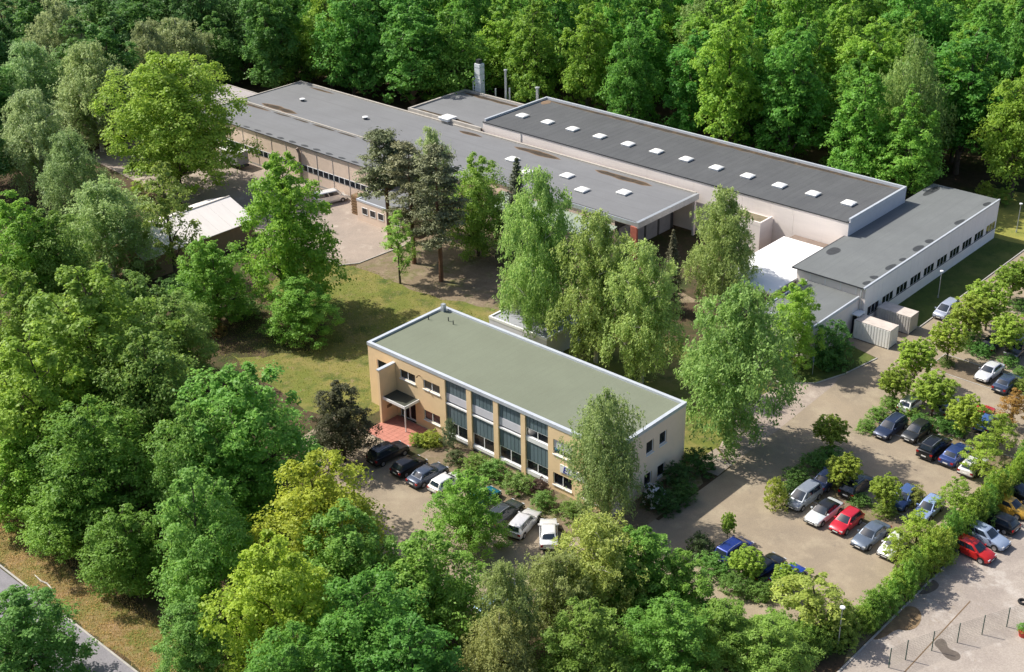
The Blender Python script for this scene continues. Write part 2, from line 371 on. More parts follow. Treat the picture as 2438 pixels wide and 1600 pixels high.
# beds inside the parking lot
BEDS = [(43.2, 14.8, 58.8, 18.4), (44.2, 31.2, 58.8, 34.9), (43.0, 46.9, 59.2, 51.2), (44.0, 62.5, 59.2, 66.8)]
for i, (x0, y0, x1, y1) in enumerate(BEDS):
    sheet('planting_bed' if i == 0 else 'planting_bed', wob([(x0, y0), (x1, y0), (x1, y1), (x0, y1)], 0.05, 1.5, i), GZ+0.03, M_SOIL)
    kerb('kerb_bed', [(x0, y0), (x1, y0), (x1, y1), (x0, y1), (x0, y0)], 0.1, 0.08)
sheet('hedge_bed', [(59.6, 0.6), (61.1, -4), (61.2, 20), (61.8, 33), (62.0, 60), (60.3, 60), (60.0, 30)], GZ+0.03, M_SOIL)
sheet('facade_bed', wob([(11.9, -4.7), (25.6, -4.9), (33.2, -4.6), (37.2, -0.8), (37.2, 10.5), (33.7, 14), (33.9, -0.02), (11.9, -0.02)], 0.05, 1.5, 4), GZ+0.03, M_SOIL)
sheet('end_bed_path', [(34.2, 12.2), (37.5, 12.6), (37.4, 15.0), (34.4, 16.8)], GZ+0.034, M_COURT)

# ------------------------------------------------------------------ building kit
def fuv(axis, c, u, z, d=0.0):
    """point on a facade: axis 'y' = wall facing -Y at y=c (u = x); axis 'x' = wall facing +X at x=c (u = y); d = depth inward"""
    return (u, c+d, z) if axis == 'y' else (c-d, u, z)
def fbox(mb, axis, c, u0, u1, z0, z1, d0, d1):
    if axis == 'y': mb.box(u0, u1, c+d0, c+d1, z0, z1)
    else: mb.box(c-d1, c-d0, u0, u1, z0, z1)
    return mb
def skin(name, parent, m, axis, c, u0, u1, z0, z1, openings, th=0.24):
    """a wall leaf with real openings (list of u0,u1,z0,z1)"""
    mb = MB(); us = sorted({u0, u1}|{o[0] for o in openings}|{o[1] for o in openings})
    us = [u for u in us if u0 <= u <= u1]
    for a, b in zip(us[:-1], us[1:]):
        zs = sorted([(o[2], o[3]) for o in openings if o[0] < (a+b)/2 < o[1]]); z = z0
        for lo, hi in zs:
            if lo > z: fbox(mb, axis, c, a, b, z, lo, 0, th)
            z = hi
        if z < z1: fbox(mb, axis, c, a, b, z, z1, 0, th)
    return mb.build(name, m, parent)
def window(parent, axis, c, u0, u1, z0, z1, depth=0.14, n=2, fw=0.07, sill=True, mf=None, blind=0.0, slim=False):
    mf = mf or M_PLASTIC
    mb = MB(); fbox(mb, axis, c, u0, u1, z0, z0+fw, depth-0.05, depth+0.03); fbox(mb, axis, c, u0, u1, z1-fw, z1, depth-0.05, depth+0.03)
    fbox(mb, axis, c, u0, u0+fw, z0+fw, z1-fw, depth-0.05, depth+0.03); fbox(mb, axis, c, u1-fw, u1, z0+fw, z1-fw, depth-0.05, depth+0.03)
    for k in range(1, n):
        u = u0+(u1-u0)*k/n; fbox(mb, axis, c, u-fw*0.6, u+fw*0.6, z0+fw, z1-fw, depth-0.05, depth+0.03)
    w = mb.build('window', mf, parent)
    for k in range(n):
        a = u0+(u1-u0)*k/n+(fw if k == 0 else fw*0.6); b = u0+(u1-u0)*(k+1)/n-(fw if k == n-1 else fw*0.6)
        fbox(MB(), axis, c, a, b, z0+fw, z1-fw, depth, depth+0.012).build('pane', M_GLASS, w)
    if blind > 0:
        fbox(MB(), axis, c, u0+fw, u1-fw, z1-fw-(z1-z0)*blind, z1-fw, depth-0.03, depth-0.01).build('roller_blind', M_BLIND, w)
    if sill:
        fbox(MB(), axis, c, u0-0.05, u1+0.05, z0-0.10, z0-0.005, -0.09, 0.16).build('sill', M_PLASTIC, w)
    return w
def core(parent, x0, x1, y0, y1, z1, ins, m=None):
    """the solid of the building behind its wall leaves: ins = inset (x0,x1,y0,y1)"""
    return box('core', x0+ins[0], x1-ins[1], y0+ins[2], y1-ins[3], GZ-0.5, z1, m or M_DKMETAL, parent)
def coping(parent, x0, x1, y0, y1, z0, z1, w=0.35, out=0.04, m=None, sides='fbrl', name='coping'):
    m = m or M_COPING; X0, X1, Y0, Y1 = x0-out, x1+out, y0-out, y1+out
    if 'f' in sides: box(name, X0, X1, Y0, Y0+w, z0, z1, m, parent)
    if 'b' in sides: box(name, X0, X1, Y1-w, Y1, z0, z1, m, parent)
    if 'l' in sides: box(name, X0, X0+w, Y0+w+0.003, Y1-w-0.003, z0, z1-0.003, m, parent)
    if 'r' in sides: box(name, X1-w, X1, Y0+w+0.003, Y1-w-0.003, z0, z1-0.003, m, parent)
def skylight(loc, w=1.5, l=1.5, label=None, group=None, h=0.24):
    t = thing('roof_skylight', label, 'skylight', loc, 0, group)
    mb = MB(); mb.box(-w/2, w/2, -l/2, l/2, -0.05, h); mb.build('curb', M_PLASTIC, t, local=True)
    mb = MB(); n = 8; pts = []; fs = []
    for i in range(n+1):
        for j in range(n+1):
            u, v = i/n*2-1, j/n*2-1
            pts.append((u*w*0.56, v*l*0.56, h+0.03+0.2*(1-u**4)*(1-v**4)))
    for i in range(n):
        for j in range(n): fs.append((i*(n+1)+j, (i+1)*(n+1)+j, (i+1)*(n+1)+j+1, i*(n+1)+j+1))
    mb.poly(pts, fs)
    mb.box(-w*0.565, w*0.565, -l*0.565, l*0.565, h-0.03, h+0.028)
    mb.build('dome', M_DOME, t, local=True, smooth=True)
    return t

# ------------------------------------------------------------------ office building
L, W, H = 33.84, 11.75, 7.2
off = thing('office_building', 'two-storey cream office block with flat green roof and striped window bays', 'building', (0, 0, GZ))
bays = [(11.72, 14.80), (15.46, 18.55), (19.2, 22.26), (22.84, 25.84)]
ops = [(b0, b1, GZ-0.5, 6.98) for b0, b1 in bays]
wl_up = [(1.3, 2.9, 4.3, 5.62), (4.95, 7.3, 4.62, 5.72), (8.5, 10.95, 4.62, 5.72)]
wl_lo = [(8.4, 10.8, 0.82, 2.0)]
wr = [(26.5, 28.9, 3.95, 5.6), (30.2, 32.4, 3.95, 5.6), (26.5, 28.9, 0.4, 1.78), (30.2, 32.4, 0.4, 1.78)]
door = (4.6, 7.1, GZ, 2.1)
core(off, 0, L, 0, W, H-0.35, (0.02, 0.3, 0.42, 0.02), M_DKMETAL)
skin('front_wall', off, M_CREAM, 'y', 0, 0, L-0.245, GZ-0.4, H-0.3, ops+wl_up+wl_lo+wr+[door], 0.4)
ew = [(7.45, 8.62, 4.15, 5.58), (5.3, 6.5, 4.1, 5.55), (7.3, 8.57, 0.45, 1.86), (5.12, 6.35, 0.45, 1.9), (1.4, 2.7, 4.1, 5.55), (1.4, 2.7, 0.45, 1.86)]
skin('end_wall', off, mat('cream_render_lifted', (0.93, 0.73, 0.56), 0.9, 0.04, 0.6, 25, 0.1, streak=0.12), 'x', L, 0, W, GZ-0.4, H-0.3, ew, 0.24)  # same cream render, colour made paler and pinker to lift this wall's shade
box('back_wall', 0, L-0.245, W-0.02, W, GZ-0.4, H-0.3, M_CREAM, off); box('gable_wall', 0, 0.02, 0.402, W-0.022, GZ-0.4, H-0.3, M_CREAM, off)
for w_ in wl_up[1:]+wl_lo: window(off, 'y', 0, *w_, n=2)
window(off, 'y', 0, *wl_up[0], n=1)
window(off, 'y', 0, *wr[0], n=2, blind=0.55); window(off, 'y', 0, *wr[1], n=2, blind=0.4)
for w_ in wr[2:]: window(off, 'y', 0, *w_, n=2)
for w_ in ew: window(off, 'x', L, *w_, n=1, depth=0.16)
# bays: louvre strips, blinds, windows, sills
def louvres(parent, u0, u1, z0, z1, n=6):
    fbox(MB(), 'y', 0, u0, u1, z0, z1, 0.27, 0.30).build('louvre_backing', M_LOUVER_D, parent)
    p = (u1-u0)/n
    for k in range(n):
        fbox(MB(), 'y', 0, u0+k*p+0.025, u0+(k+1)*p-0.025, z0, z1, 0.19, 0.262).build('louvre_strip', M_LOUVER, parent)
for bi, (b0, b1) in enumerate(bays):
    up = (6.98, 5.22) if bi < 3 else (6.9, 5.42)
    louvres(off, b0, b1, up[1], up[0])
    if bi < 3:
        fbox(MB(), 'y', 0, b0, b1, 4.30, 5.215, 0.16, 0.22).build('roller_blind', M_BLIND, off)
        fbox(MB(), 'y', 0, b0, b1, 4.10, 4.297, 0.30, 0.34).build('shadow_gap', M_DKMETAL, off)
        fbox(MB(), 'y', 0, b0, b1, 3.92, 4.10, 0.06, 0.30).build('sill', M_PLASTIC, off)
        lo = (3.80, 1.85); wz = (0.42, 1.85)
    else:
        window(off, 'y', 0, b0, b1, 4.45, 5.415, depth=0.26, n=2, sill=False, fw=0.08)
        fbox(MB(), 'y', 0, b0, b1, 3.92, 4.445, 0.1, 0.34).build('sill', M_PLASTIC, off)
        lo = (3.80, 1.70); wz = (0.55, 1.70)
    fbox(MB(), 'y', 0, b0, b1, 3.803, 3.917, 0.30, 0.34).build('shadow_gap', M_DKMETAL, off)
    louvres(off, b0, b1, lo[1], lo[0])
    window(off, 'y', 0, b0, b1, wz[0], wz[1]-0.004, depth=0.26, n=2, sill=False, fw=0.08)
    fbox(MB(), 'y', 0, b0, b1, 0.06, wz[0]-0.004, 0.08, 0.34).build('sill', M_PLASTIC, off)
    fbox(MB(), 'y', 0, b0, b1, GZ-0.4, 0.056, 0.22, 0.34).build('plinth_panel', M_GREYPANEL, off)
sheet('roof', [(0.3, 0.3), (L-0.3, 0.3), (L-0.3, W-0.3), (0.3, W-0.3)], H-0.16, M_OFFROOF, off)
coping(off, 0, L, 0, W, H-0.298, H+0.08, 0.38, 0.05)
# roof fittings
box('chimney', 0.5, 0.95, W-0.95, W-0.5, H-0.16, H+0.75, M_STEEL, off)
for x, y in ((0.95, 8.4), (2.9, 9.6), (3.9, 9.35)):
    MB().tube([(x, y, H-0.17), (x, y, H+0.32)], [0.06, 0.06], 8).build('vent_pipe', M_DKMETAL, off, smooth=True)
# entrance: fin wall, canopy, post, door, plaque
fin = box('fin_wall', 3.95, 4.27, -2.35, -0.003, GZ-0.3, 6.15, M_CREAM, off)
box('fin_coping', 3.90, 4.32, -2.42, -0.006, 6.15, 6.27, M_COPING, fin)
box('name_plaque', 4.272, 4.30, -1.55, -0.85, 1.25, 1.62, M_TIMBER, fin)
can = box('canopy', 4.30, 7.65, -2.05, -0.003, 2.72, 2.9, M_DKMETAL, off)
mb = MB(); mb.box(4.30, 7.70, -2.12, -2.053, 2.62, 2.95); mb.box(7.653, 7.72, -2.05, -0.003, 2.62, 2.95); mb.build('canopy_fascia', M_PLASTIC, can)
sheet('canopy_roof', [(4.31, -2.04), (7.64, -2.04), (7.64, -0.01), (4.31, -0.01)], 2.904, mat('moss_felt', (0.06, 0.065, 0.05), 0.95), can)
MB().tube([(7.55, -1.98, GZ), (7.55, -1.98, 2.7)], [0.07, 0.07], 10).build('canopy_post', M_PLASTIC, off, smooth=True)
window(off, 'y', 0, 4.6, 6.0, GZ+0.02, 2.1, depth=0.2, n=2, sill=False)
dr = box('door', 6.03, 7.07, 0.18, 0.24, GZ+0.02, 2.08, M_PLASTIC, off); box('door_glass', 6.15, 6.95, 0.165, 0.178, 0.0, 1.95, M_GLASS, dr)
MB().tube([(6.2, 0.12, 0.6), (6.2, 0.12, 1.1)], [0.02, 0.02], 6).build('door_handle', M_STEEL, dr)
# facade lamp
MB().tube([(8.1, -0.02, 5.95), (8.15, -0.35, 6.15), (8.15, -0.6, 6.05)], [0.05, 0.05, 0.09], 8).build('wall_lamp', M_TIMBER, off)
# sign with blue letters
sgn = MB().box(27.45, 30.6, -0.075, -0.003, 2.2, 3.1).build('sign_board', M_PLASTIC, off)
tc = bpy.data.curves.new('letters', 'FONT'); tc.body = 'ELV'; tc.size = 1.02; tc.extrude = 0.012; tc.shear = 0.2
to = bpy.data.objects.new('letters_tmp', tc); COL.objects.link(to)
bpy.context.view_layer.update()
tm = bpy.data.meshes.new_from_object(to.evaluated_get(bpy.context.evaluated_depsgraph_get())); bpy.data.objects.remove(to)
tm.materials.clear(); tm.materials.append(M_LETTER)
lo_ = link('sign_letters', tm, sgn)
lo_.rotation_euler = (math.pi/2, 0, 0); lo_.location = Vector((27.75, -0.09, 2.30))-off.location; lo_.scale = (1.15, 1, 1)
# red entrance pavers, built one by one near the door
st = struct(box('entrance_paving', 4.0, 10.0, -4.75, -0.01, GZ-0.05, GZ+0.02, M_CONC))
pm = MB().box(0.01, 0.59, 0.01, 0.59, 0, 0.035).mesh('paver', M_PAVERED)
for i in range(10):
    for j in range(7):
        o = link('paver', pm, st); o.location = (4.02+i*0.595, -4.72+j*0.66, GZ+0.018); o.scale = (0.99, 1.1, 1)

# ------------------------------------------------------------------ low hall with front range
LH = 5.7
low = thing('low_hall', 'long low factory hall with grey flat roof and pale panelled front', 'building', (-40, 50, GZ))
def panels(parent, m, axis, c, u0, pitch, n, z0, z1, th=0.06, gap=0.025):
    for k in range(n):
        fbox(MB(), axis, c, u0+k*pitch+gap/2, u0+(k+1)*pitch-gap/2, z0, z1, -th, -0.004).build('wall_panel', m, parent)
# body boxes
box('front_range_body', -85.5, -41.0, 40.06, 48.55, GZ-0.4, LH-0.16, M_LOWWALL, low)
box('hall_body', -85.5, -4.0, 48.56, 62.2, GZ-0.4, LH-0.15, M_LOWWALL, low)
box('roof_deck', -4.0, 0.0, 48.56, 62.2, LH-0.75, LH-0.15, M_LOWWALL, low)
sheet('front_roof', [(-85.6, 39.8), (-40.9, 39.8), (-40.9, 48.5), (-85.6, 48.5)], LH-0.04, M_LOWROOF, low)
box('eaves_board', -85.65, -40.85, 39.78, 40.055, LH-0.16, LH-0.05, M_DKMETAL, low)
sheet('main_roof', [(-85.6, 48.75), (-0.35, 48.75), (-0.35, 62.0), (-85.6, 62.0)], LH-0.03, M_LOWROOF, low)
box('roof_upstand', -85.6, -41.0, 48.5, 48.75, LH-0.2, LH+0.12, mat('pale_felt', (0.43, 0.40, 0.36), 0.9, 0.12), low)
box('rear_parapet', -85.7, -0.3, 62.0, 62.32, LH-0.3, LH+0.2, mat('pale_felt', (0.43, 0.40, 0.36)), low)
box('side_parapet', -85.75, -85.5, 39.8, 61.98, LH-0.3, LH+0.12, mat('pale_felt', (0.43, 0.40, 0.36)), low)
box('end_fascia', -0.35, 0.12, 48.3, 62.3, LH-0.75, LH+0.1, M_STEEL, low)
box('front_fascia', -41.0, -0.36, 48.4, 48.6, LH-0.6, LH-0.034, M_STEEL, low)
# panel front and windows
PP = 3.665
z_w = (1.62, 2.62)
panels(low, M_LOWWALL, 'y', 40.06, -84.8, PP, 12, z_w[1]+0.02, LH-0.17)
panels(low, M_LOWWALL, 'y', 40.06, -84.8, PP, 12, GZ+0.35, z_w[0]-0.02)
box('plinth', -84.8, -41.0, 39.98, 40.056, GZ-0.3, GZ+0.35, M_CONC, low)
box('window_band', -84.8, -40.85, 40.0, 40.057, z_w[0]-0.018, z_w[1]+0.018, M_PLASTIC, low)
for k in range(36):
    u = -84.7+k*PP/3
    wo = box('window', u+0.03, u+PP/3-0.03, 39.965, 39.998, z_w[0]+0.02, z_w[1]-0.02, M_PLASTIC, low)
    box('pane', u+0.10, u+PP/3-0.10, 39.95, 39.963, z_w[0]+0.06, z_w[1]-0.06, M_GLASS, wo)
for k in range(13):
    MB().tube([(-84.8+k*PP, 39.97, GZ), (-84.8+k*PP, 39.97, LH-0.18)], [0.03, 0.03], 6).build('downpipe', M_STEEL, low)
MB().tube([(-59.3, 39.75, GZ), (-59.3, 39.75, 4.4), (-59.5, 39.5, 5.3)], [0.22, 0.22, 0.25], 10).build('flue', mat('rusty_steel', (0.25, 0.20, 0.17), 0.8, 0.2), low, smooth=True)
# open loading end
box('end_wall', -4.0, -3.95, 48.6, 62.1, GZ-0.3, LH-0.8, mat('dark_gate', (0.06, 0.065, 0.07), 0.7), low)
for y in (61.6,):
    box('loading_post', -0.25, 0.05, y-0.2, y+0.2, GZ-0.3, LH-0.76, M_HALLWALL, low)
bp_ = box('brick_pier', -1.1, -0.05, 48.2, 48.55, GZ-0.3, LH-0.62, M_BRICK, low); bp_['label'] = 'red brick end pier under the roof edge'
for k in range(4):
    d_ = box('loading_door', -3.94, -3.88, 49.4+k*3.1, 52.0+k*3.1, GZ, 3.6, M_GREYPANEL, low)
# lean-to glazed roof in front of the hall
lt = thing('lean_to', 'lower lean-to with pale green glazed roof below the grey hall roof edge', 'building', (-14, 46, GZ))
box('wall', -24, -3.2, 44.2, 48.18, GZ-0.3, 3.55, M_LOWWALL, lt)
mb = MB(); 
for k in range(14):
    x0 = -24.2+k*1.5; mb2 = MB().poly([(x0+0.02, 43.9, 3.62), (x0+1.47, 43.9, 3.62), (x0+1.47, 48.17, 4.35), (x0+0.02, 48.17, 4.35), (x0+0.02, 43.9, 3.70), (x0+1.47, 43.9, 3.70), (x0+1.47, 48.17, 4.43), (x0+0.02, 48.17, 4.43)], [(3, 2, 1, 0), (4, 5, 6, 7), (0, 1, 5, 4), (1, 2, 6, 5), (2, 3, 7, 6), (3, 0, 4, 7)])
    mb2.build('roof_pane', M_GREENROOF, lt)
# silt puddles and ochre rims on the low roof
def puddle(parent, x0, x1, y0, y1, z, m, seed, rim=None):
    r = random.Random(seed); n = max(4, int((x1-x0)/1.2)); a = []; b = []
    for k in range(n+1):
        x = x0+(x1-x0)*k/n; e = math.sin(math.pi*min(1, max(0, k/n)))**0.35
        a.append((x, (y0+y1)/2-(y1-y0)/2*e*r.uniform(0.55, 1.1))); b.append((x, (y0+y1)/2+(y1-y0)/2*e*r.uniform(0.55, 1.1)))
    pts = blob(a+b[::-1], 2)
    if rim:
        cx = (x0+x1)/2; cy = (y0+y1)/2
        rp = [(cx+(p[0]-cx)*1.06+r.uniform(-.05, .05), cy+(p[1]-cy)*1.35) for p in pts]
        sheet('silt_rim', rp, z, rim, parent)
    return sheet('silt_puddle', pts, z+0.004, m, parent)
zr = LH-0.03
puddle(low, -81, -72, 49.2, 50.7, zr+0.004, M_PUDDLE, 1, M_RUST)
puddle(low, -84.5, -76.5, 47.7, 48.35, zr-0.004, M_PUDDLE, 2, M_RUST)
for i, (a, b) in enumerate(((-76, -71), (-71, -66.5), (-66, -60), (-60, -55), (-54, -49.5))):
    puddle(low, a, b, 47.75, 48.35, zr-0.004, M_PUDDLE, 3+i)
puddle(low, -82, -75.5, 60.9, 61.5, zr+0.004, M_PUDDLE, 10, M_RUST)
puddle(low, -45, -40, 60.3, 61.3, zr+0.004, M_PUDDLE, 11, M_RUST)
puddle(low, -33, -24, 60.0, 61.5, zr+0.004, M_PUDDLE, 12, M_RUST)
puddle(low, -17, -7, 59.9, 61.4, zr+0.004, M_PUDDLE, 13, M_RUST)
for i in range(12):
    puddle(low, -74+i*2.9, -72.2+i*2.9, 40.0, 40.75, LH-0.036, M_DAMP, 30+i)
# roof skylights of the low hall
ZS = LH-0.03
for (px_, py_), lab in zip(((1191, 368), (1225, 398), (1318, 406), (1353, 439), (1450, 445)),
    ('white roof dome beside the brown puddle on the low hall, half behind the spruce tip', 'white roof dome on the low hall right beside the spruce tip',
     'white roof dome on the low hall below the long brown puddle', 'white roof dome on the low hall near the green lean-to roof', 'white roof dome closest to the open end of the low hall')):
    p = at(px_, py_, ZS+0.3); skylight((p.x, p.y, ZS), 1.5, 1.5, lab, 'roof domes of the low hall')
for (px_, py_), lab in zip(((703, 232), (849, 274)), ('small round roof vent near the far end of the low hall', 'small round roof vent midway along the low hall')):
    p = at(px_, py_, ZS+0.2); t = thing('roof_vent', lab, 'roof vent', (p.x, p.y, ZS), 0, 'round vents of the low hall')
    MB().tube([(0, 0, -0.02), (0, 0, 0.32)], [0.34, 0.34], 12).build('collar', M_DKMETAL, t, local=True, smooth=True)
    MB().tube([(0, 0, 0.321), (0, 0, 0.42), (0, 0, 0.5)], [0.5, 0.48, 0.2], 14).build('cap', M_PLASTIC, t, local=True, smooth=True)

# ------------------------------------------------------------------ far annexes
an = thing('rear_annex', 'flat-roofed rear annex with brown-edged roof behind the low hall', 'building', (-49, 69, GZ))
box('wall', -58.2, -41.75, 62.34, 75.9, GZ-0.4, 6.15, M_LOWWALL, an)
sheet('roof', [(-58.0, 62.6), (-41.8, 62.6), (-41.8, 75.6), (-58.0, 75.6)], 6.17, M_LOWROOF, an)
coping(an, -58.2, -41.8, 62.34, 75.9, 5.9, 6.42, 0.35, 0.05, mat('pale_felt', (0.43, 0.40, 0.36)), 'fbl')
puddle(an, -57, -44.5, 74.2, 75.3, 6.174, M_PUDDLE, 21, M_RUST); puddle(an, -57.4, -44, 62.9, 63.9, 6.174, M_PUDDLE, 22)
p = at(1040, 274, 6.4); skylight((p.x, p.y, 6.17), 2.0, 2.0, 'large pale dome on the rear annex roof', None, 0.4)
la = thing('side_annex', 'small pinkish-grey flat roof annex at the far end of the low hall', 'building', (-91, 48, GZ))
box('wall', -95.2, -85.9, 43.4, 53.3, GZ-0.4, 5.4, M_LOWWALL, la)
sheet('roof', [(-95, 43.6), (-86, 43.6), (-86, 53.1), (-95, 53.1)], 5.46, mat('pink_felt', (0.38, 0.35, 0.35), 0.9, 0.1, 0.4), la)
coping(la, -95.2, -85.9, 43.4, 53.3, 5.2, 5.56, 0.25, 0.03, mat('pale_felt', (0.43, 0.40, 0.36)), 'fbl')
# stacks behind the annex
def pipe(x, y, z0, z1, r, lab, cap=True):
    t = thing('vent_stack', lab, 'vent stack', (x, y, GZ), 0, None)
    MB().tube([(x, y, GZ), (x, y, z1)], [r, r], 12).build('pipe', M_STEEL, t, smooth=True)
    if cap: MB().tube([(x, y, z1+0.003), (x, y, z1+0.18), (x, y, z1+0.3)], [r*1.6, r*1.6, 0.03], 12).build('cap', M_STEEL, t, smooth=True)
pipe(-49.65, 77.0, 0, 10.9, 0.2, 'tall slim steel vent stack behind the rear annex'); pipe(-52.0, 77.0, 0, 7.4, 0.13, 'short thin vent pipe left of the tall slim stack', False)
pipe(-48.8, 77.0, 0, 8.1, 0.14, 'short pale vent pipe close beside the tall slim stack', False); pipe(-44.0, 78.6, 0, 8.6, 0.26, 'stubby capped steel vent by the corner of the tall hall')
ch = thing('exhaust_chimney', 'square steel exhaust chimney with ladder frame behind the rear annex', 'chimney', (-56.0, 77.2, GZ))
box('shaft', -56.5, -55.3, 76.6, 77.8, GZ, 11.0, mat('grey_cladding', (0.74, 0.76, 0.80), 0.5, 0.05, 1.5), ch)
box('cap', -56.3, -55.6, 76.8, 77.6, 11.0, 11.7, M_DKMETAL, ch)
for x in (-56.75, -55.05):
    box('frame_post', x-0.06, x+0.06, 76.4, 76.52, GZ, 8.6, M_PLASTIC, ch)
for z in np.arange(6.4, 8.7, 0.55): box('rung', -56.68, -55.12, 76.42, 76.5, z, z+0.06, M_PLASTIC, ch)
for z in (7.6, 9.2, 10.4): box('band', -56.53, -55.27, 76.57, 77.83, z, z+0.06, M_STEEL, ch)

# ------------------------------------------------------------------ tall hall
tx0, tx1, ty0, ty1, th_ = -41.7, 23.03, 62.82, 78.3, 7.42
tall = thing('tall_hall', 'tall long hall with dark ribbed roof, twelve roof domes and pale front wall', 'building', (-9, 70, GZ))
box('body', tx0, tx1-0.02, ty0+0.065, ty1, GZ-0.4, th_-0.2, M_HALLWALL, tall)
n = 8; pt = (tx1-tx0)/n
for k in range(n):
    box('wall_panel', tx0+k*pt+0.012, tx0+(k+1)*pt-0.012, ty0, ty0+0.06, GZ-0.3, th_-0.12, M_HALLWALL, tall)
sheet('roof', [(tx0+0.3, ty0-0.05), (tx1-0.3, ty0-0.05), (tx1-0.3, ty1-0.3), (tx0+0.3, ty1-0.3)], th_-0.04, M_HALLROOF, tall)
box('eaves', tx0, tx1, ty0-0.08, ty0+0.1, th_-0.19, th_-0.045, M_DKMETAL, tall)
coping(tall, tx0, tx1, ty0+0.1, ty1, th_-0.25, th_+0.3, 0.32, 0.03, M_COPING, 'blr')
box('end_cladding', tx1-0.016, tx1+0.024, ty0, ty1, LH-0.6, th_-0.26, mat('end_panel', (0.55, 0.56, 0.60), 0.6, 0.04), tall)
mb = MB()
for k in range(1, 58): mb.box(tx0+k*1.12-0.012, tx0+k*1.12+0.012, ty0+0.1, ty1-0.35, th_-0.038, th_-0.033)
stuff(mb.build('roof_seams', M_HALLROOF, tall))
puddle(tall, tx0+1, 21.5, ty1-1.35, ty1-0.2, th_-0.035, M_PUDDLE, 41, mat('pale_silt', (0.15, 0.125, 0.10), 0.9, 0.2, 0.6)); puddle(tall, tx0+0.4, tx0+2.2, ty1-3, ty1-0.4, th_-0.032, M_RUST, 42)
SK = [(1214, 267), (1273, 282), (1331, 298), (1394, 315), (1460, 333), (1526, 350), (1595, 368), (1665, 388), (1738, 407), (1812, 429), (1890, 448), (1973, 470)]
for i, (px_, py_) in enumerate(SK):
    p = at(px_, py_, th_+0.25)
    skylight((p.x, p.y, th_-0.04), 1.45, 1.45, 'square white roof dome in the row along the tall hall roof', 'row of domes on the tall hall')
MB().tube([(tx0+pt, ty0-0.05, LH), (tx0+pt, ty0-0.05, th_-0.2)], [0.05, 0.05], 6).build('downpipe', M_STEEL, tall)
bl = thing('wall_block', 'small white block with sunken roof built against the tall hall wall', 'building', (9.8, 61, GZ))
box('wall', 7.4, 11.9, 59.6, 62.78, GZ-0.3, 5.0, M_HALLWALL, bl); sheet('roof', [(7.6, 59.8), (11.7, 59.8), (11.7, 62.6), (7.6, 62.6)], 5.02, mat('moss_roof', (0.20, 0.17, 0.11), 0.9, 0.2), bl)
coping(bl, 7.4, 11.9, 59.6, 62.78, 4.8, 5.35, 0.22, 0.02, M_HALLWALL, 'flr')

# ------------------------------------------------------------------ right wing
wx0, wx1, wy0, wy1, wh = 23.06, 32.53, 50.5, 87.49, 5.42
wing = thing('wing_building', 'long single-storey wing with grey roof and row of small dark windows', 'building', (27.7, 69, GZ))
core(wing, wx0, wx1, wy0, wy1, wh-0.3, (0.0, 0.07, 0.07, 0.0), M_WINGWALL)
P3 = 3.655; zz = (1.27, 2.42)
for k in range(10):
    a, b = wy0+0.55+k*P3, min(wy0+0.55+(k+1)*P3, wy1)
    box('wall_panel', wx1-0.065, wx1, a+0.012, b-0.012, zz[1]+0.01, wh-0.2, M_WINGWALL, wing)
    box('wall_panel', wx1-0.065, wx1, a+0.012, b-0.012, GZ-0.2, zz[0]-0.06, M_WINGWALL, wing)
    ww = 0.93
    for j in range(3):
        u = a+0.42+j*ww
        wo = box('window', wx1-0.06, wx1-0.035, u+0.02, u+ww-0.02, zz[0]+0.0, zz[1], M_PLASTIC, wing)
        box('pane', wx1-0.034, wx1-0.022, u+0.075, u+ww-0.075, zz[0]+0.05, zz[1]-0.05, M_GLASS, wo)
    box('pier', wx1-0.065, wx1-0.004, a+0.02, a+0.42, zz[0]-0.05, zz[1]+0.0, M_WINGWALL, wing)
    box('pier', wx1-0.065, wx1-0.004, a+0.42+3*ww, b-0.02, zz[0]-0.05, zz[1]+0.0, M_WINGWALL, wing)
box('corner_pier', wx1-0.065, wx1, wy0, wy0+0.55, GZ-0.2, wh-0.2, M_WINGWALL, wing)
box('window_ledge', wx1-0.02, wx1+0.05, wy0+0.6, wy1, zz[0]-0.056, zz[0]-0.01, M_DKMETAL, wing)
box('near_wall', wx0, wx1-0.07, wy0, wy0+0.065, GZ-0.2, wh-0.2, M_HALLWALL, wing)
for k in range(4): box('wall_rib', 24.9+k*2.1, 25.0+k*2.1, wy0-0.05, wy0-0.003, 4.15, wh-0.3, M_WHITE, wing)
sheet('roof', [(wx0-0.35, wy0-0.35), (wx1-0.12, wy0-0.35), (wx1-0.12, wy1), (wx0-0.35, wy1)], wh-0.03, M_WINGROOF, wing)
box('near_eaves', wx0-0.4, wx1-0.125, wy0-0.42, wy0-0.003, wh-0.18, wh-0.04, M_DKMETAL, wing)
box('left_eaves', wx0-0.55, wx0-0.003, wy0-0.42, wy0+14, wh-0.2, wh-0.05, M_DKMETAL, wing)
box('parapet_coping', wx1-0.2, wx1+0.03, wy0-0.4, wy1+0.03, wh-0.19, wh+0.05, M_COPING, wing)
r_ = random.Random(4)
y = wy0+0.4
while y < wy1-2:
    l_ = r_.uniform(1.2, 3.2); yy = y
    pts = blob([(wx1-0.35, yy), (wx1-0.35, yy+l_), (wx1-0.9-r_.uniform(0, .5), yy+l_*0.8), (wx1-0.9-r_.uniform(0, .5), yy+l_*0.2)], 2)
    sheet('damp_patch', pts, wh-0.024, M_DAMP, wing); y += l_+r_.uniform(0.2, 2.4)+(4 if y > 66 else 0)
sheet('damp_patch', blob([(23.3, 56.5), (24.6, 56), (24.9, 58.5), (23.3, 59)], 2), wh-0.024, M_DAMP, wing)
sheet('damp_patch', blob([(23.4, 82.5), (24.2, 82), (24.6, 86.5), (23.3, 86.8)], 2), wh-0.024, M_DAMP, wing)

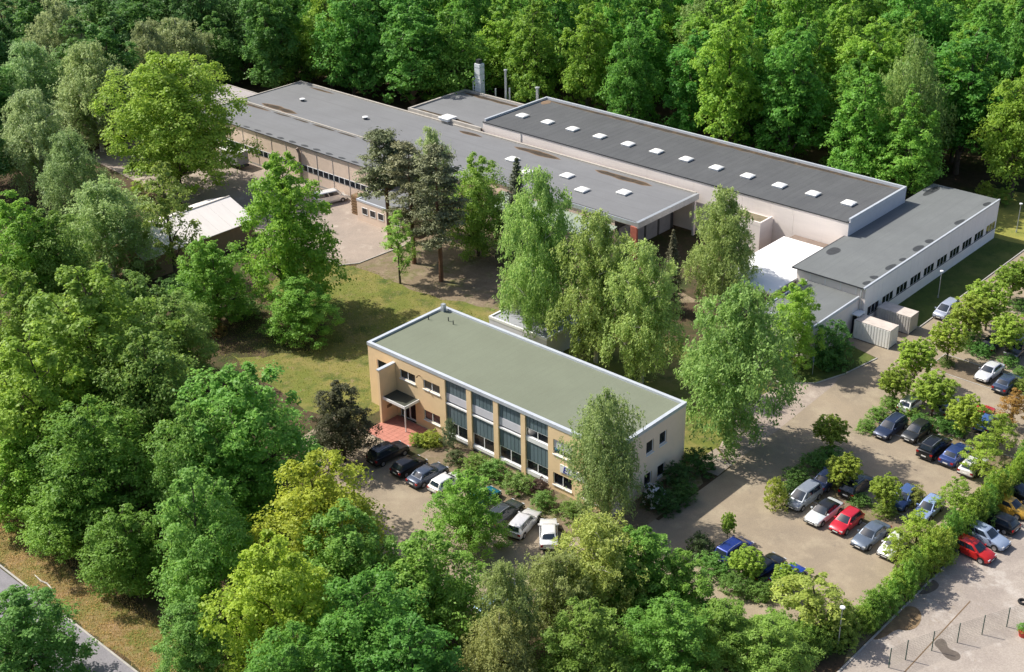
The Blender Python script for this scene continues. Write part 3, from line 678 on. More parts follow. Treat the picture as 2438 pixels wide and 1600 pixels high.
# white-roofed hall, low annex, containers
wr_ = thing('white_roof_hall', 'low building with brilliant white membrane roof beside the grey wing', 'building', (19, 52, GZ))
box('wall', 15.4, 22.6, 45.2, 62.7, GZ-0.3, 3.6, mat('brown_wall', (0.22, 0.17, 0.14), 0.9, 0.1), wr_)
box('roof', 15.0, 23.2, 44.7, 60.6, 3.62, 3.95, M_WHITEROOF, wr_)
box('fascia', 23.203, 23.26, 44.7, 50.0, 3.55, 3.9, M_CONC, wr_)
ax = thing('entry_annex', 'low grey-roofed annex joined to the near end of the wing', 'building', (28, 46, GZ))
box('wall', 24.6, 31.9, 39.6, 50.42, GZ-0.3, 3.95, M_HALLWALL, ax)
sheet('roof', [(24.7, 39.7), (31.7, 39.7), (31.7, 50.4), (24.7, 50.4)], 4.06, M_WINGROOF, ax)
coping(ax, 24.6, 31.9, 39.6, 50.42, 3.75, 4.18, 0.2, 0.03, M_COPING, 'flr')
dd = box('door', 31.93, 31.98, 49.0, 50.0, GZ, 2.0, M_DKMETAL, ax); box('door_canopy', 31.93, 32.9, 48.7, 50.3, 2.3, 2.42, M_PLASTIC, ax)
MB().tube([(32.1, 50.2, GZ), (32.1, 50.2, 5.2)], [0.09, 0.09], 8).build('downpipe', M_STEEL, ax)
def container(x0, y0, l, w, h, m, lab):
    t = thing('storage_container', lab, 'container', (x0+l/2, y0+w/2, GZ), 0, None)
    box('body', x0+0.04, x0+l-0.04, y0+0.04, y0+w-0.04, GZ+0.08, GZ+h-0.06, m, t)
    n_ = int(l/0.36)
    for k in range(n_):
        u = x0+0.1+k*(l-0.2)/n_
        box('rib', u+0.02, u+(l-0.2)/n_-0.13, y0-0.03, y0+0.037, GZ+0.12, GZ+h-0.12, m, t)
    for k in range(int(w/0.3)):
        u = y0+0.1+k*(w-0.2)/int(w/0.3); box('end_rib', x0+l-0.037, x0+l, u+0.02, u+(w-0.2)/int(w/0.3)-0.06, GZ+0.12, GZ+h-0.12, m, t)
    rf = box('roof', x0, x0+l, y0, y0+w, GZ+h-0.055, GZ+h, mat('container_roof', (0.56, 0.50, 0.45), 0.8, 0.12, 1.0), t)
    box('base_rail', x0, x0+l, y0, y0+w, GZ, GZ+0.075, M_DKMETAL, t)
    for cx in (x0-0.02, x0+l-0.06):
        for cy in (y0-0.02, y0+w-0.06): box('corner_post', cx, cx+0.08, cy, cy+0.08, GZ, GZ+h+0.02, m, t)
    return t
container(32.75, 48.0, 4.65, 2.05, 2.45, mat('container_white', (0.84, 0.84, 0.81), 0.6, 0.06, 1.2, streak=0.35), 'white ribbed storage container standing out on the paving')
container(33.0, 53.0, 4.4, 2.1, 2.35, mat('container_pale', (0.55, 0.52, 0.48), 0.7, 0.08, 1.2, streak=0.3), 'dull storage container tucked against the wing windows')

# ------------------------------------------------------------------ shed, cream annex, small link roofs
sh = thing('pitched_shed', 'pale pitched-roof shed half hidden by trees beside the courtyard', 'shed', (-52, 11, GZ))
sx0, sx1, sxr, sy0, sy1 = -57.6, -45.9, -51.8, 2.0, 20.6
box('wall', sx0+0.5, sx1-0.5, sy0+0.3, sy1-0.3, GZ-0.3, 2.7, mat('shed_wall', (0.28, 0.20, 0.13), 0.9, 0.1), sh)
for (xa, xb, za, zb, nm) in ((sx1, sxr, 2.95, 5.0, 'roof_right'), (sx0, sxr, 2.95, 5.0, 'roof_left')):
    for k in range(9):
        ya, yb = sy0+k*(sy1-sy0)/9+0.01, sy0+(k+1)*(sy1-sy0)/9-0.01
        MB().poly([(xa, ya, za), (xa, yb, za), (xb, yb, zb), (xb, ya, zb), (xa, ya, za-0.08), (xa, yb, za-0.08), (xb, yb, zb-0.08), (xb, ya, zb-0.08)],
                  [(0, 1, 2, 3), (7, 6, 5, 4), (0, 4, 5, 1), (1, 5, 6, 2), (2, 6, 7, 3), (3, 7, 4, 0)]).build('roof_sheet', M_SHEDROOF, sh)
box('ridge_cap', sxr-0.14, sxr+0.14, sy0-0.05, sy1+0.05, 4.985, 5.05, mat('ridge_grey', (0.33, 0.31, 0.30), 0.8), sh)
for yy in (sy0+0.2, sy1-0.2):
    MB().poly([(sx0+0.5, yy, 2.7), (sx1-0.5, yy, 2.7), (sxr, yy, 4.85), (sx0+0.5, yy+0.08, 2.7), (sx1-0.5, yy+0.08, 2.7), (sxr, yy+0.08, 4.85)], [(0, 1, 2), (5, 4, 3), (0, 3, 4, 1), (1, 4, 5, 2), (2, 5, 3, 0)]).build('gable', mat('shed_gable', (0.5, 0.36, 0.22), 0.9), sh)
ca = thing('cream_annex', 'low cream-walled annex behind the tall pine', 'building', (-37, 38, GZ))
box('wall', -40.85, -31.5, 34.9, 44, GZ-0.3, 2.85, M_LOWWALL, ca); sheet('roof', [(-40.7, 35.0), (-31.6, 35.0), (-31.6, 43.9), (-40.7, 43.9)], 2.92, M_LOWROOF, ca)
coping(ca, -40.85, -31.5, 34.9, 44, 2.75, 3.02, 0.25, 0.05, M_COPING, 'flr')
box('upper_wall', -40.9, -30, 44.05, 48.28, GZ-0.3, 5.45, M_LOWWALL, ca); sheet('upper_roof', [(-41, 43.9), (-29.9, 43.9), (-29.9, 48.28), (-41, 48.28)], 5.5, M_LOWROOF, ca)
for k in range(5): window(ca, 'y', 34.9, -39.8+k*1.7, -38.6+k*1.7, 0.9, 2.0, depth=-0.01, n=1, sill=False)
ln = thing('link_building', 'low white-edged flat-roofed annex just behind the office', 'building', (4, 22.5, GZ))
box('wall', -0.6, 8.5, 19.9, 27.5, GZ-0.3, 2.4, mat('lilac_wall', (0.62, 0.62, 0.68), 0.8, 0.04), ln); sheet('roof', [(-0.5, 20.0), (8.4, 20.0), (8.4, 27.4), (-0.5, 27.4)], 2.46, mat('silver_felt', (0.30, 0.31, 0.35), 0.7, 0.05), ln)
coping(ln, -0.6, 8.5, 19.9, 27.5, 2.3, 2.62, 0.22, 0.04, M_PLASTIC, 'fblr')
# ------------------------------------------------------------------ vegetation
def leaf_mesh(name, P, N, S, asp, tint, m, fold=0.12, spin=None, axis=None):
    """P centres, N normals, S sizes: one rhombic leaf spray (two triangles) each, built with numpy"""
    rs = np.random.RandomState(len(P) % 997)
    n = len(P); N = N/np.linalg.norm(N, axis=1)[:, None]
    if axis is None: A = rs.normal(size=(n, 3))
    else: A = axis+0.25*rs.normal(size=(n, 3))
    A -= (A*N).sum(1)[:, None]*N; A /= np.linalg.norm(A, axis=1)[:, None]+1e-9
    B = np.cross(N, A); S = S[:, None]
    V = np.empty((n, 4, 3))
    V[:, 0] = P-A*S*0.5; V[:, 2] = P+A*S*0.5-N*S*fold
    V[:, 1] = P+B*S*asp*0.5+N*S*fold*0.5-A*S*0.08; V[:, 3] = P-B*S*asp*0.5+N*S*fold*0.5-A*S*0.08
    me = bpy.data.meshes.new(name)
    me.vertices.add(n*4); me.vertices.foreach_set('co', V.reshape(-1).astype(np.float32))
    me.loops.add(n*4); me.loops.foreach_set('vertex_index', np.arange(n*4, dtype=np.int32))
    me.polygons.add(n); me.polygons.foreach_set('loop_start', np.arange(0, n*4, 4, dtype=np.int32))
    me.update(calc_edges=True)
    at_ = me.attributes.new('tint', 'FLOAT', 'FACE'); at_.data.foreach_set('value', np.clip(tint, 0, 1).astype(np.float32))
    me.materials.append(m)
    return me
GOLD = 2.399963
def make_lobes(rs, n, H0, R0, cb, shape, vz, even=False):
    """a crown is a handful of big uneven lobes: (centre, radius, tone)"""
    zc0 = H0*cb; hc = H0-zc0; out = []
    for i in range(n):
        t = 0.06+0.84*(i+rs.uniform(0.15, 0.85))/n; a = i*GOLD+rs.uniform(-.6, .6); e = R0*shape(t)
        rad = e*rs.uniform(0.38, 0.78) if t < 0.8 else e*rs.uniform(0.0, 0.45)
        r = e*rs.uniform(0.36, 0.58)+0.05*R0
        if even: rad, r = e*rs.uniform(.56, .68), e*rs.uniform(.36, .44)
        out.append((np.array([math.cos(a)*rad, math.sin(a)*rad, zc0+hc*t]), r, rs.uniform(0, 1), a))
    out.append((np.array([0, 0, zc0+hc*0.92]), R0*0.26, rs.uniform(0, 1), 0.0))
    out.append((np.array([0, 0, zc0+hc*0.45]), R0*0.5, 0.3, 0.0))
    return out
def broad_tree(seed, H0, R0, cb, shape, nb, nl, ls, flat=0.5, droop=0.5, clump=0.25, inner=0.25, spread=0.55, gaps=0.0, lobes=13, vz=0.8, even=False):
    """broadleaf tree: big lobes, boughs on every lobe, each bough a layered fan of sprays"""
    rs = np.random.RandomState(seed)
    Ps = []; Ns = []; Ts = []; Ss = []; mb = MB(); tr = 0.016*H0
    LB = make_lobes(rs, lobes, H0, R0, cb, shape, vz, even)
    bend = [(rs.uniform(-.25, .25)*k*H0/20, rs.uniform(-.25, .25)*k*H0/20) for k in (0, .4, .8, 1.2, 1.6)]
    tp = [(bend[k][0], bend[k][1], H0*0.86*k/4) for k in range(5)]
    mb.tube([(0, 0, -0.3)]+tp[1:], [tr*1.3, tr*0.95, tr*0.72, tr*0.45, tr*0.14], 8)
    for c, r, tone, a in LB:
        s0 = max(0.12*H0, c[2]-1.1*math.hypot(c[0], c[1])-0.1*r); f = min(1, s0/(H0*0.86))
        kx = np.interp(f*4, range(5), [q[0] for q in tp]); ky = np.interp(f*4, range(5), [q[1] for q in tp]); r0 = tr*(1.05-0.85*f)*0.6
        mb.tube([(kx, ky, s0), ((kx+c[0])*.5, (ky+c[1])*.5, (s0+c[2])*.5+0.02*H0), tuple(c)], [r0, r0*.7, r0*.4], 6, cap=False)
    wts = np.array([l[1]**2 for l in LB]); wts[-1] *= 0.35; wts /= wts.sum()
    cnt = np.maximum(3, np.round(wts*nb)).astype(int)
    for (lc, lr, tone, la), nbl in zip(LB, cnt):
        for b in range(nbl):
            if gaps and rs.random_sample() < gaps: continue
            u = 1-1.72*(b+rs.uniform(0.1, .9))/nbl; az = b*GOLD+la+rs.uniform(-.4, .4); q = math.sqrt(max(0, 1-u*u))
            d0 = np.array([math.cos(az)*q, math.sin(az)*q, u])
            c = lc+d0*lr*rs.uniform(0.72, 1.12)*np.array([1, 1, vz])
            rc = lr*clump*2.1*rs.uniform(0.6, 1.3); ct = 0.4*tone+0.6*rs.uniform(0, 1)
            if b % 4 == 0: mb.tube([tuple(lc), tuple((lc+c)/2+np.array([0, 0, .03*H0])), tuple(c)], [tr*.16, tr*.11, tr*.04], 4, cap=False)
            ns = max(3, int(nl/nb/15))
            for k_ in range(ns):
                d = rs.normal(size=3); d /= np.linalg.norm(d); d = d+d0*spread+np.array([0, 0, 0.2]); d /= np.linalg.norm(d)
                rr = rc*rs.uniform(0.3, 1.0)**0.6
                sc = c+d*rr*np.array([1.0, 1.0, flat*1.3]); sc[2] -= droop*rr*rr/(rc+1e-6)*0.4*(1-max(0, d[2]))
                k = int(15*rs.uniform(0.7, 1.3)); w = rs.normal(size=(k, 3))*np.array([1, 1, 0.4])*rc*0.26
                w[:, 2] -= droop*np.linalg.norm(w[:, :2], axis=1)*0.5
                Ps.append(sc+w); Ns.append(np.array([0, 0, 0.65])+d*0.6+rs.normal(size=(k, 3))*0.4)
                st = 0.55*ct+0.45*rs.random_sample(); Ts.append(0.65*st+0.35*rs.random_sample(k)); Ss.append(ls*rs.uniform(0.6, 1.4, size=k))
    P = np.concatenate(Ps); N = np.concatenate(Ns); T = np.concatenate(Ts); S = np.concatenate(Ss)
    P[:, 2] = np.maximum(P[:, 2], 0.12)
    rad = np.percentile(np.hypot(P[:, 0], P[:, 1]), 97)
    return dict(H=max(H0, np.percentile(P[:, 2], 99.7)), R=rad, crown=leaf_mesh('crown', P, N, S, 0.62, T, M_LEAF), trunk=mb.mesh('trunk', M_TRUNK, smooth=True, fix=False))
def birch_tree(seed, H0, R0, cb, nb, nl, ls, weep=1.0, lobes=15):
    rs = np.random.RandomState(seed); mb = MB(); tr = 0.0115*H0
    tp = [(rs.uniform(-.3, .3)*k/4, rs.uniform(-.3, .3)*k/4, H0*0.93*k/4) for k in range(5)]
    mb.tube([(0, 0, -0.3)]+tp[1:], [tr*1.25, tr, tr*0.75, tr*0.45, tr*0.12], 8)
    shp = lambda t: (0.52+0.48*min(1, (1-t)*2.4))*(0.66+0.34*min(1, t*4.0))
    LB = make_lobes(rs, lobes, H0, R0, cb, shp, 1.0)
    Ps = []; Ns = []; Ts = []; Ss = []; Ax = []; hc = H0*(1-cb)
    for c, r, tone, a in LB:
        s0 = max(0.14*H0, c[2]-1.4*math.hypot(c[0], c[1])-0.3*r); f = min(1, s0/(H0*.93))
        kx = np.interp(f*4, range(5), [q[0] for q in tp]); ky = np.interp(f*4, range(5), [q[1] for q in tp]); r0 = tr*(1.05-0.9*f)*.55
        mb.tube([(kx, ky, s0), ((kx+c[0])*.5, (ky+c[1])*.5, (s0+c[2])*.5+.4), tuple(c)], [r0, r0*.7, r0*.35], 6, cap=False)
    wts = np.array([l[1]**2 for l in LB]); wts[-1] *= .5; wts /= wts.sum(); cnt = np.maximum(3, np.round(wts*nb)).astype(int)
    for (lc, lr, tone, la), nbl in zip(LB, cnt):
        for b in range(nbl):
            u = 1-1.7*(b+rs.uniform(.1, .9))/nbl; az = b*GOLD+la+rs.uniform(-.4, .4); q = math.sqrt(max(0, 1-u*u)); d0 = np.array([math.cos(az)*q, math.sin(az)*q, u])
            c = lc+d0*lr*rs.uniform(.65, 1.1)*np.array([1, 1, 1.15]); ct = .45*tone+.55*rs.uniform(0, 1)
            if b % 3 == 0: mb.tube([tuple(lc), tuple((lc+c)/2+np.array([0, 0, .3])), tuple(c)], [tr*.16, tr*.1, tr*.04], 4, cap=False)
            for k_ in range(max(3, int(nl/nb/15))):
                o = rs.normal(size=3)*np.array([1, 1, .6])*lr*.24; ln_ = weep*rs.uniform(.4, 1.7)*H0/17*(.6+.6*q)
                k = int(15*rs.uniform(.7, 1.3)); v = rs.random_sample(k); out = np.array([d0[0], d0[1], 0])*.3
                pp = c+o+out*v[:, None]*ln_*.7+rs.normal(size=(k, 3))*.12; pp[:, 2] -= v**1.2*ln_
                Ps.append(pp); Ns.append(np.array([d0[0]*.6, d0[1]*.6, .25+.5*max(0, u)])+rs.normal(size=(k, 3))*.5)
                st = .5*ct+.5*rs.random_sample(); Ts.append(.6*st+.4*rs.random_sample(k)); Ss.append(ls*rs.uniform(.6, 1.4, k)); Ax.append(np.tile(np.array([0, 0, -1.0])+out, (k, 1)))
    P = np.concatenate(Ps); P[:, 2] = np.maximum(P[:, 2], 0.2)
    me = leaf_mesh('crown', P, np.concatenate(Ns), np.concatenate(Ss), 0.5, np.concatenate(Ts), M_BIRCHLEAF, axis=np.concatenate(Ax))
    return dict(H=max(H0, np.percentile(P[:, 2], 99.7)), R=np.percentile(np.hypot(P[:, 0], P[:, 1]), 97), crown=me, trunk=mb.mesh('trunk', M_BIRCHBARK, smooth=True, fix=False))
def pine_tree(seed, H0, R0, cb, nw, nl, ls):
    rs = np.random.RandomState(seed); mb = MB(); tr = 0.0135*H0
    mb.tube([(0, 0, -0.3), (0.05, 0, H0*.3), (-0.05, 0.1, H0*.6), (0, 0, H0*.97)], [tr*1.25, tr, tr*.7, tr*.15], 8)
    Ps = []; Ns = []; Ts = []; Ss = []; nbr = nw*4
    for w in range(nw):
        t = (w+rs.uniform(.2, .8))/nw; z = H0*(cb+(0.97-cb)*t)
        for b in range(rs.randint(3, 6)):
            a = rs.uniform(0, 6.283); ln_ = R0*(0.45+0.75*math.sin(math.pi*min(1, (1-t)*0.75+0.12)))*rs.uniform(.55, 1.1)*(1-0.55*t)
            up = rs.uniform(-.05, .35); e = np.array([math.cos(a)*ln_, math.sin(a)*ln_, z+up*ln_])
            mb.tube([(0, 0, z), (e[0]*.5, e[1]*.5, z+up*ln_*.35), tuple(e)], [tr*.28*(1.2-t), tr*.16, tr*.05], 5, cap=False)
            ct = rs.uniform(0, 1)
            for s in range(rs.randint(5, 9)):
                f = rs.uniform(0.4, 1.05); c = np.array([e[0]*f, e[1]*f, z+up*ln_*f+0.15])+rs.normal(size=3)*np.array([.55, .55, .2])*R0*.17
                k = int(nl/(nbr*7)*rs.uniform(.7, 1.3)); d = rs.normal(size=(k, 3)); d[:, 2] = np.abs(d[:, 2])*0.6; 
                Ps.append(c+d*R0*.085); Ns.append(d*0.6+rs.normal(size=(k, 3))*.5+np.array([0, 0, .6])); Ts.append(.5*ct+.5*rs.random_sample(k)); Ss.append(ls*rs.uniform(.6, 1.4, k))
    me = leaf_mesh('crown', np.concatenate(Ps), np.concatenate(Ns), np.concatenate(Ss), 0.4, np.concatenate(Ts), M_NEEDLE)
    return dict(H=H0, R=R0, crown=me, trunk=mb.mesh('trunk', M_PINEBARK, smooth=True, fix=False))
def spruce_tree(seed, H0, R0, nl, ls):
    rs = np.random.RandomState(seed); mb = MB(); tr = 0.014*H0
    mb.tube([(0, 0, -.3), (0, 0, H0*.5), (0, 0, H0*.98)], [tr*1.2, tr*.7, tr*.1], 8)
    Ps = []; Ns = []; Ts = []; Ss = []; nw = 26
    for w in range(nw):
        t = (w+.5)/nw; z = H0*(0.06+.93*t)
        for b in range(7):
            a = b*.8976+w*.55+rs.uniform(-.3, .3); ln_ = R0*(1-t)**.85*rs.uniform(.65, 1.12)+.12
            k = max(8, int(nl*(1-t*.75)/(nw*7*.62))); u = rs.random_sample(k)**.7; ct = rs.uniform(0, 1)
            x = np.outer(u*ln_, [math.cos(a), math.sin(a)])+rs.normal(size=(k, 2))*.13*ln_*u[:, None]
            zz = z-u*ln_*.35+.25*u*u*ln_-np.abs(rs.normal(size=k))*.16
            Ps.append(np.column_stack([x, zz])); Ns.append(np.array([math.cos(a)*.4, math.sin(a)*.4, .8])+rs.normal(size=(k, 3))*.4); Ts.append(.5*ct+.5*rs.random_sample(k)); Ss.append(ls*rs.uniform(.6, 1.4, k))
    me = leaf_mesh('crown', np.concatenate(Ps), np.concatenate(Ns), np.concatenate(Ss), 0.42, np.concatenate(Ts), M_NEEDLE)
    return dict(H=H0, R=R0, crown=me, trunk=mb.mesh('trunk', M_TRUNK, smooth=True, fix=False))

sh_beech = lambda t: max(0.1, (math.sin(math.pi*min(1, 0.16+0.80*t))**0.7)*(1.02-0.22*t))
sh_tall = lambda t: max(0.1, (0.45+0.55*math.sin(math.pi*min(1, 0.12+0.86*t)))*(1.1-0.62*t*t))
sh_dome = lambda t: max(0.12, (1-(t*0.93)**2.4)**0.6*(0.75+0.25*min(1, t*5)))
sh_ball = lambda t: max(0.15, math.sqrt(max(0, 1-(2*t-1)**2*0.93)))
sh_fore = lambda t: max(0.1, math.sqrt(max(0.01, 1-t**2.2))*(0.5+0.5*min(1, t*3)))
PROTO = dict(
    beech=[broad_tree(s, 20, 6.2, 0.08, f, 150, 32000, 0.38, clump=0.24, droop=0.8, lobes=n_) for s, f, n_ in ((11, sh_beech, 15), (12, sh_dome, 17), (13, sh_beech, 13), (14, sh_tall, 16))],
    bigbeech=[broad_tree(15, 22, 9.5, 0.10, sh_beech, 230, 52000, 0.42, clump=0.2, droop=0.8, lobes=20)],
    forest=[broad_tree(s, 23, 5.6, 0.12, f, 125, 19000, 0.48, clump=0.26, droop=0.7, lobes=n_) for s, f, n_ in ((21, sh_fore, 13), (22, sh_dome, 15), (23, sh_fore, 11), (24, sh_tall, 14), (25, sh_tall, 12))],
    maple=[broad_tree(s, 17, 5.5, 0.08, sh_dome, 170, 34000, 0.32, clump=0.2, droop=0.4, flat=0.7, lobes=17) for s in (31, 32)],
    open=[broad_tree(s, 12, 3.0, 0.22, sh_tall, 60, 8000, 0.29, clump=0.28, gaps=0.2, lobes=11) for s in (41, 42)],
    birch=[birch_tree(s, 17, 4.0, cb, 150, 38000, 0.28, w, n_) for s, cb, w, n_ in ((51, 0.12, 1.0, 15), (52, 0.10, 1.35, 13), (53, 0.14, 0.9, 17))],
    pine=[pine_tree(s, 17, 3.4, c_, 16, 15000, 0.33) for s, c_ in ((61, 0.45), (62, 0.26))],
    spruce=[spruce_tree(71, 14, 2.6, 17000, 0.26)],
    ball=[broad_tree(s, 3.6, 1.25, 0.30, sh_ball, 190, 17000, 0.125, clump=0.2, droop=0.2, flat=0.9, lobes=20, vz=0.95, even=True) for s in (81, 82, 83)],
    shrub=[broad_tree(s, 2.2, 1.5, 0.05, sh_dome, 60, 5200, 0.15, clump=0.28, droop=0.25, flat=0.75, lobes=10) for s in (91, 92, 93)],
)
TINT = dict(bigbeech=(0.13, 0.21, 0.026), beech=(0.105, 0.205, 0.022), forest=(0.082, 0.18, 0.022), maple=(0.072, 0.165, 0.026), open=(0.125, 0.22, 0.028), birch=(0.115, 0.165, 0.045),
            pine=(0.058, 0.075, 0.028), spruce=(0.04, 0.065, 0.03), ball=(0.12, 0.195, 0.028), shrub=(0.08, 0.15, 0.026))
TR = random.Random(99)
def tree(kind, loc, Ht, Rt, label, cat='tree', name=None, tint=None, group=None, var=None, rz=None):
    pr = PROTO[kind][(TR.randrange(len(PROTO[kind])) if var is None else var) % len(PROTO[kind])]
    t = thing(name or dict(bigbeech='beech_tree', beech='beech_tree', forest='forest_tree', maple='maple_tree', open='young_tree', birch='birch_tree', pine='pine_tree', spruce='spruce_tree', ball='round_crowned_tree', shrub='shrub')[kind],
              label, cat, (loc[0], loc[1], GZ), TR.uniform(0, 6.28) if rz is None else rz, group)
    t.scale = (Rt/pr['R'], Rt/pr['R'], Ht/pr['H'])
    link('trunk', pr['trunk'], t); c = link('crown', pr['crown'], t)
    b = tint or TINT[kind]; j = TR.uniform(0.88, 1.12); k = TR.uniform(0.9, 1.12)
    c.color = (b[0]*j*k, b[1]*j, b[2]*j, 1)
    return t
def top(px, py, Ht): 
    p = at(px, py, GZ+Ht); return (p.x, p.y)
YEL = (0.17, 0.225, 0.02); OLIVE = (0.14, 0.175, 0.055); DK = (0.06, 0.145, 0.024); GREY = (0.125, 0.16, 0.072)
VARS = {'dark brownish pine between the forest and the parked cars': 1, 'tall bare-stemmed pine standing beside the courtyard edge': 0, 'dark pine with low branches on the dry clearing': 1, 'dull olive pine between the other two pines': 1, 'broad bright beech on the lawn shading the grass': 3}
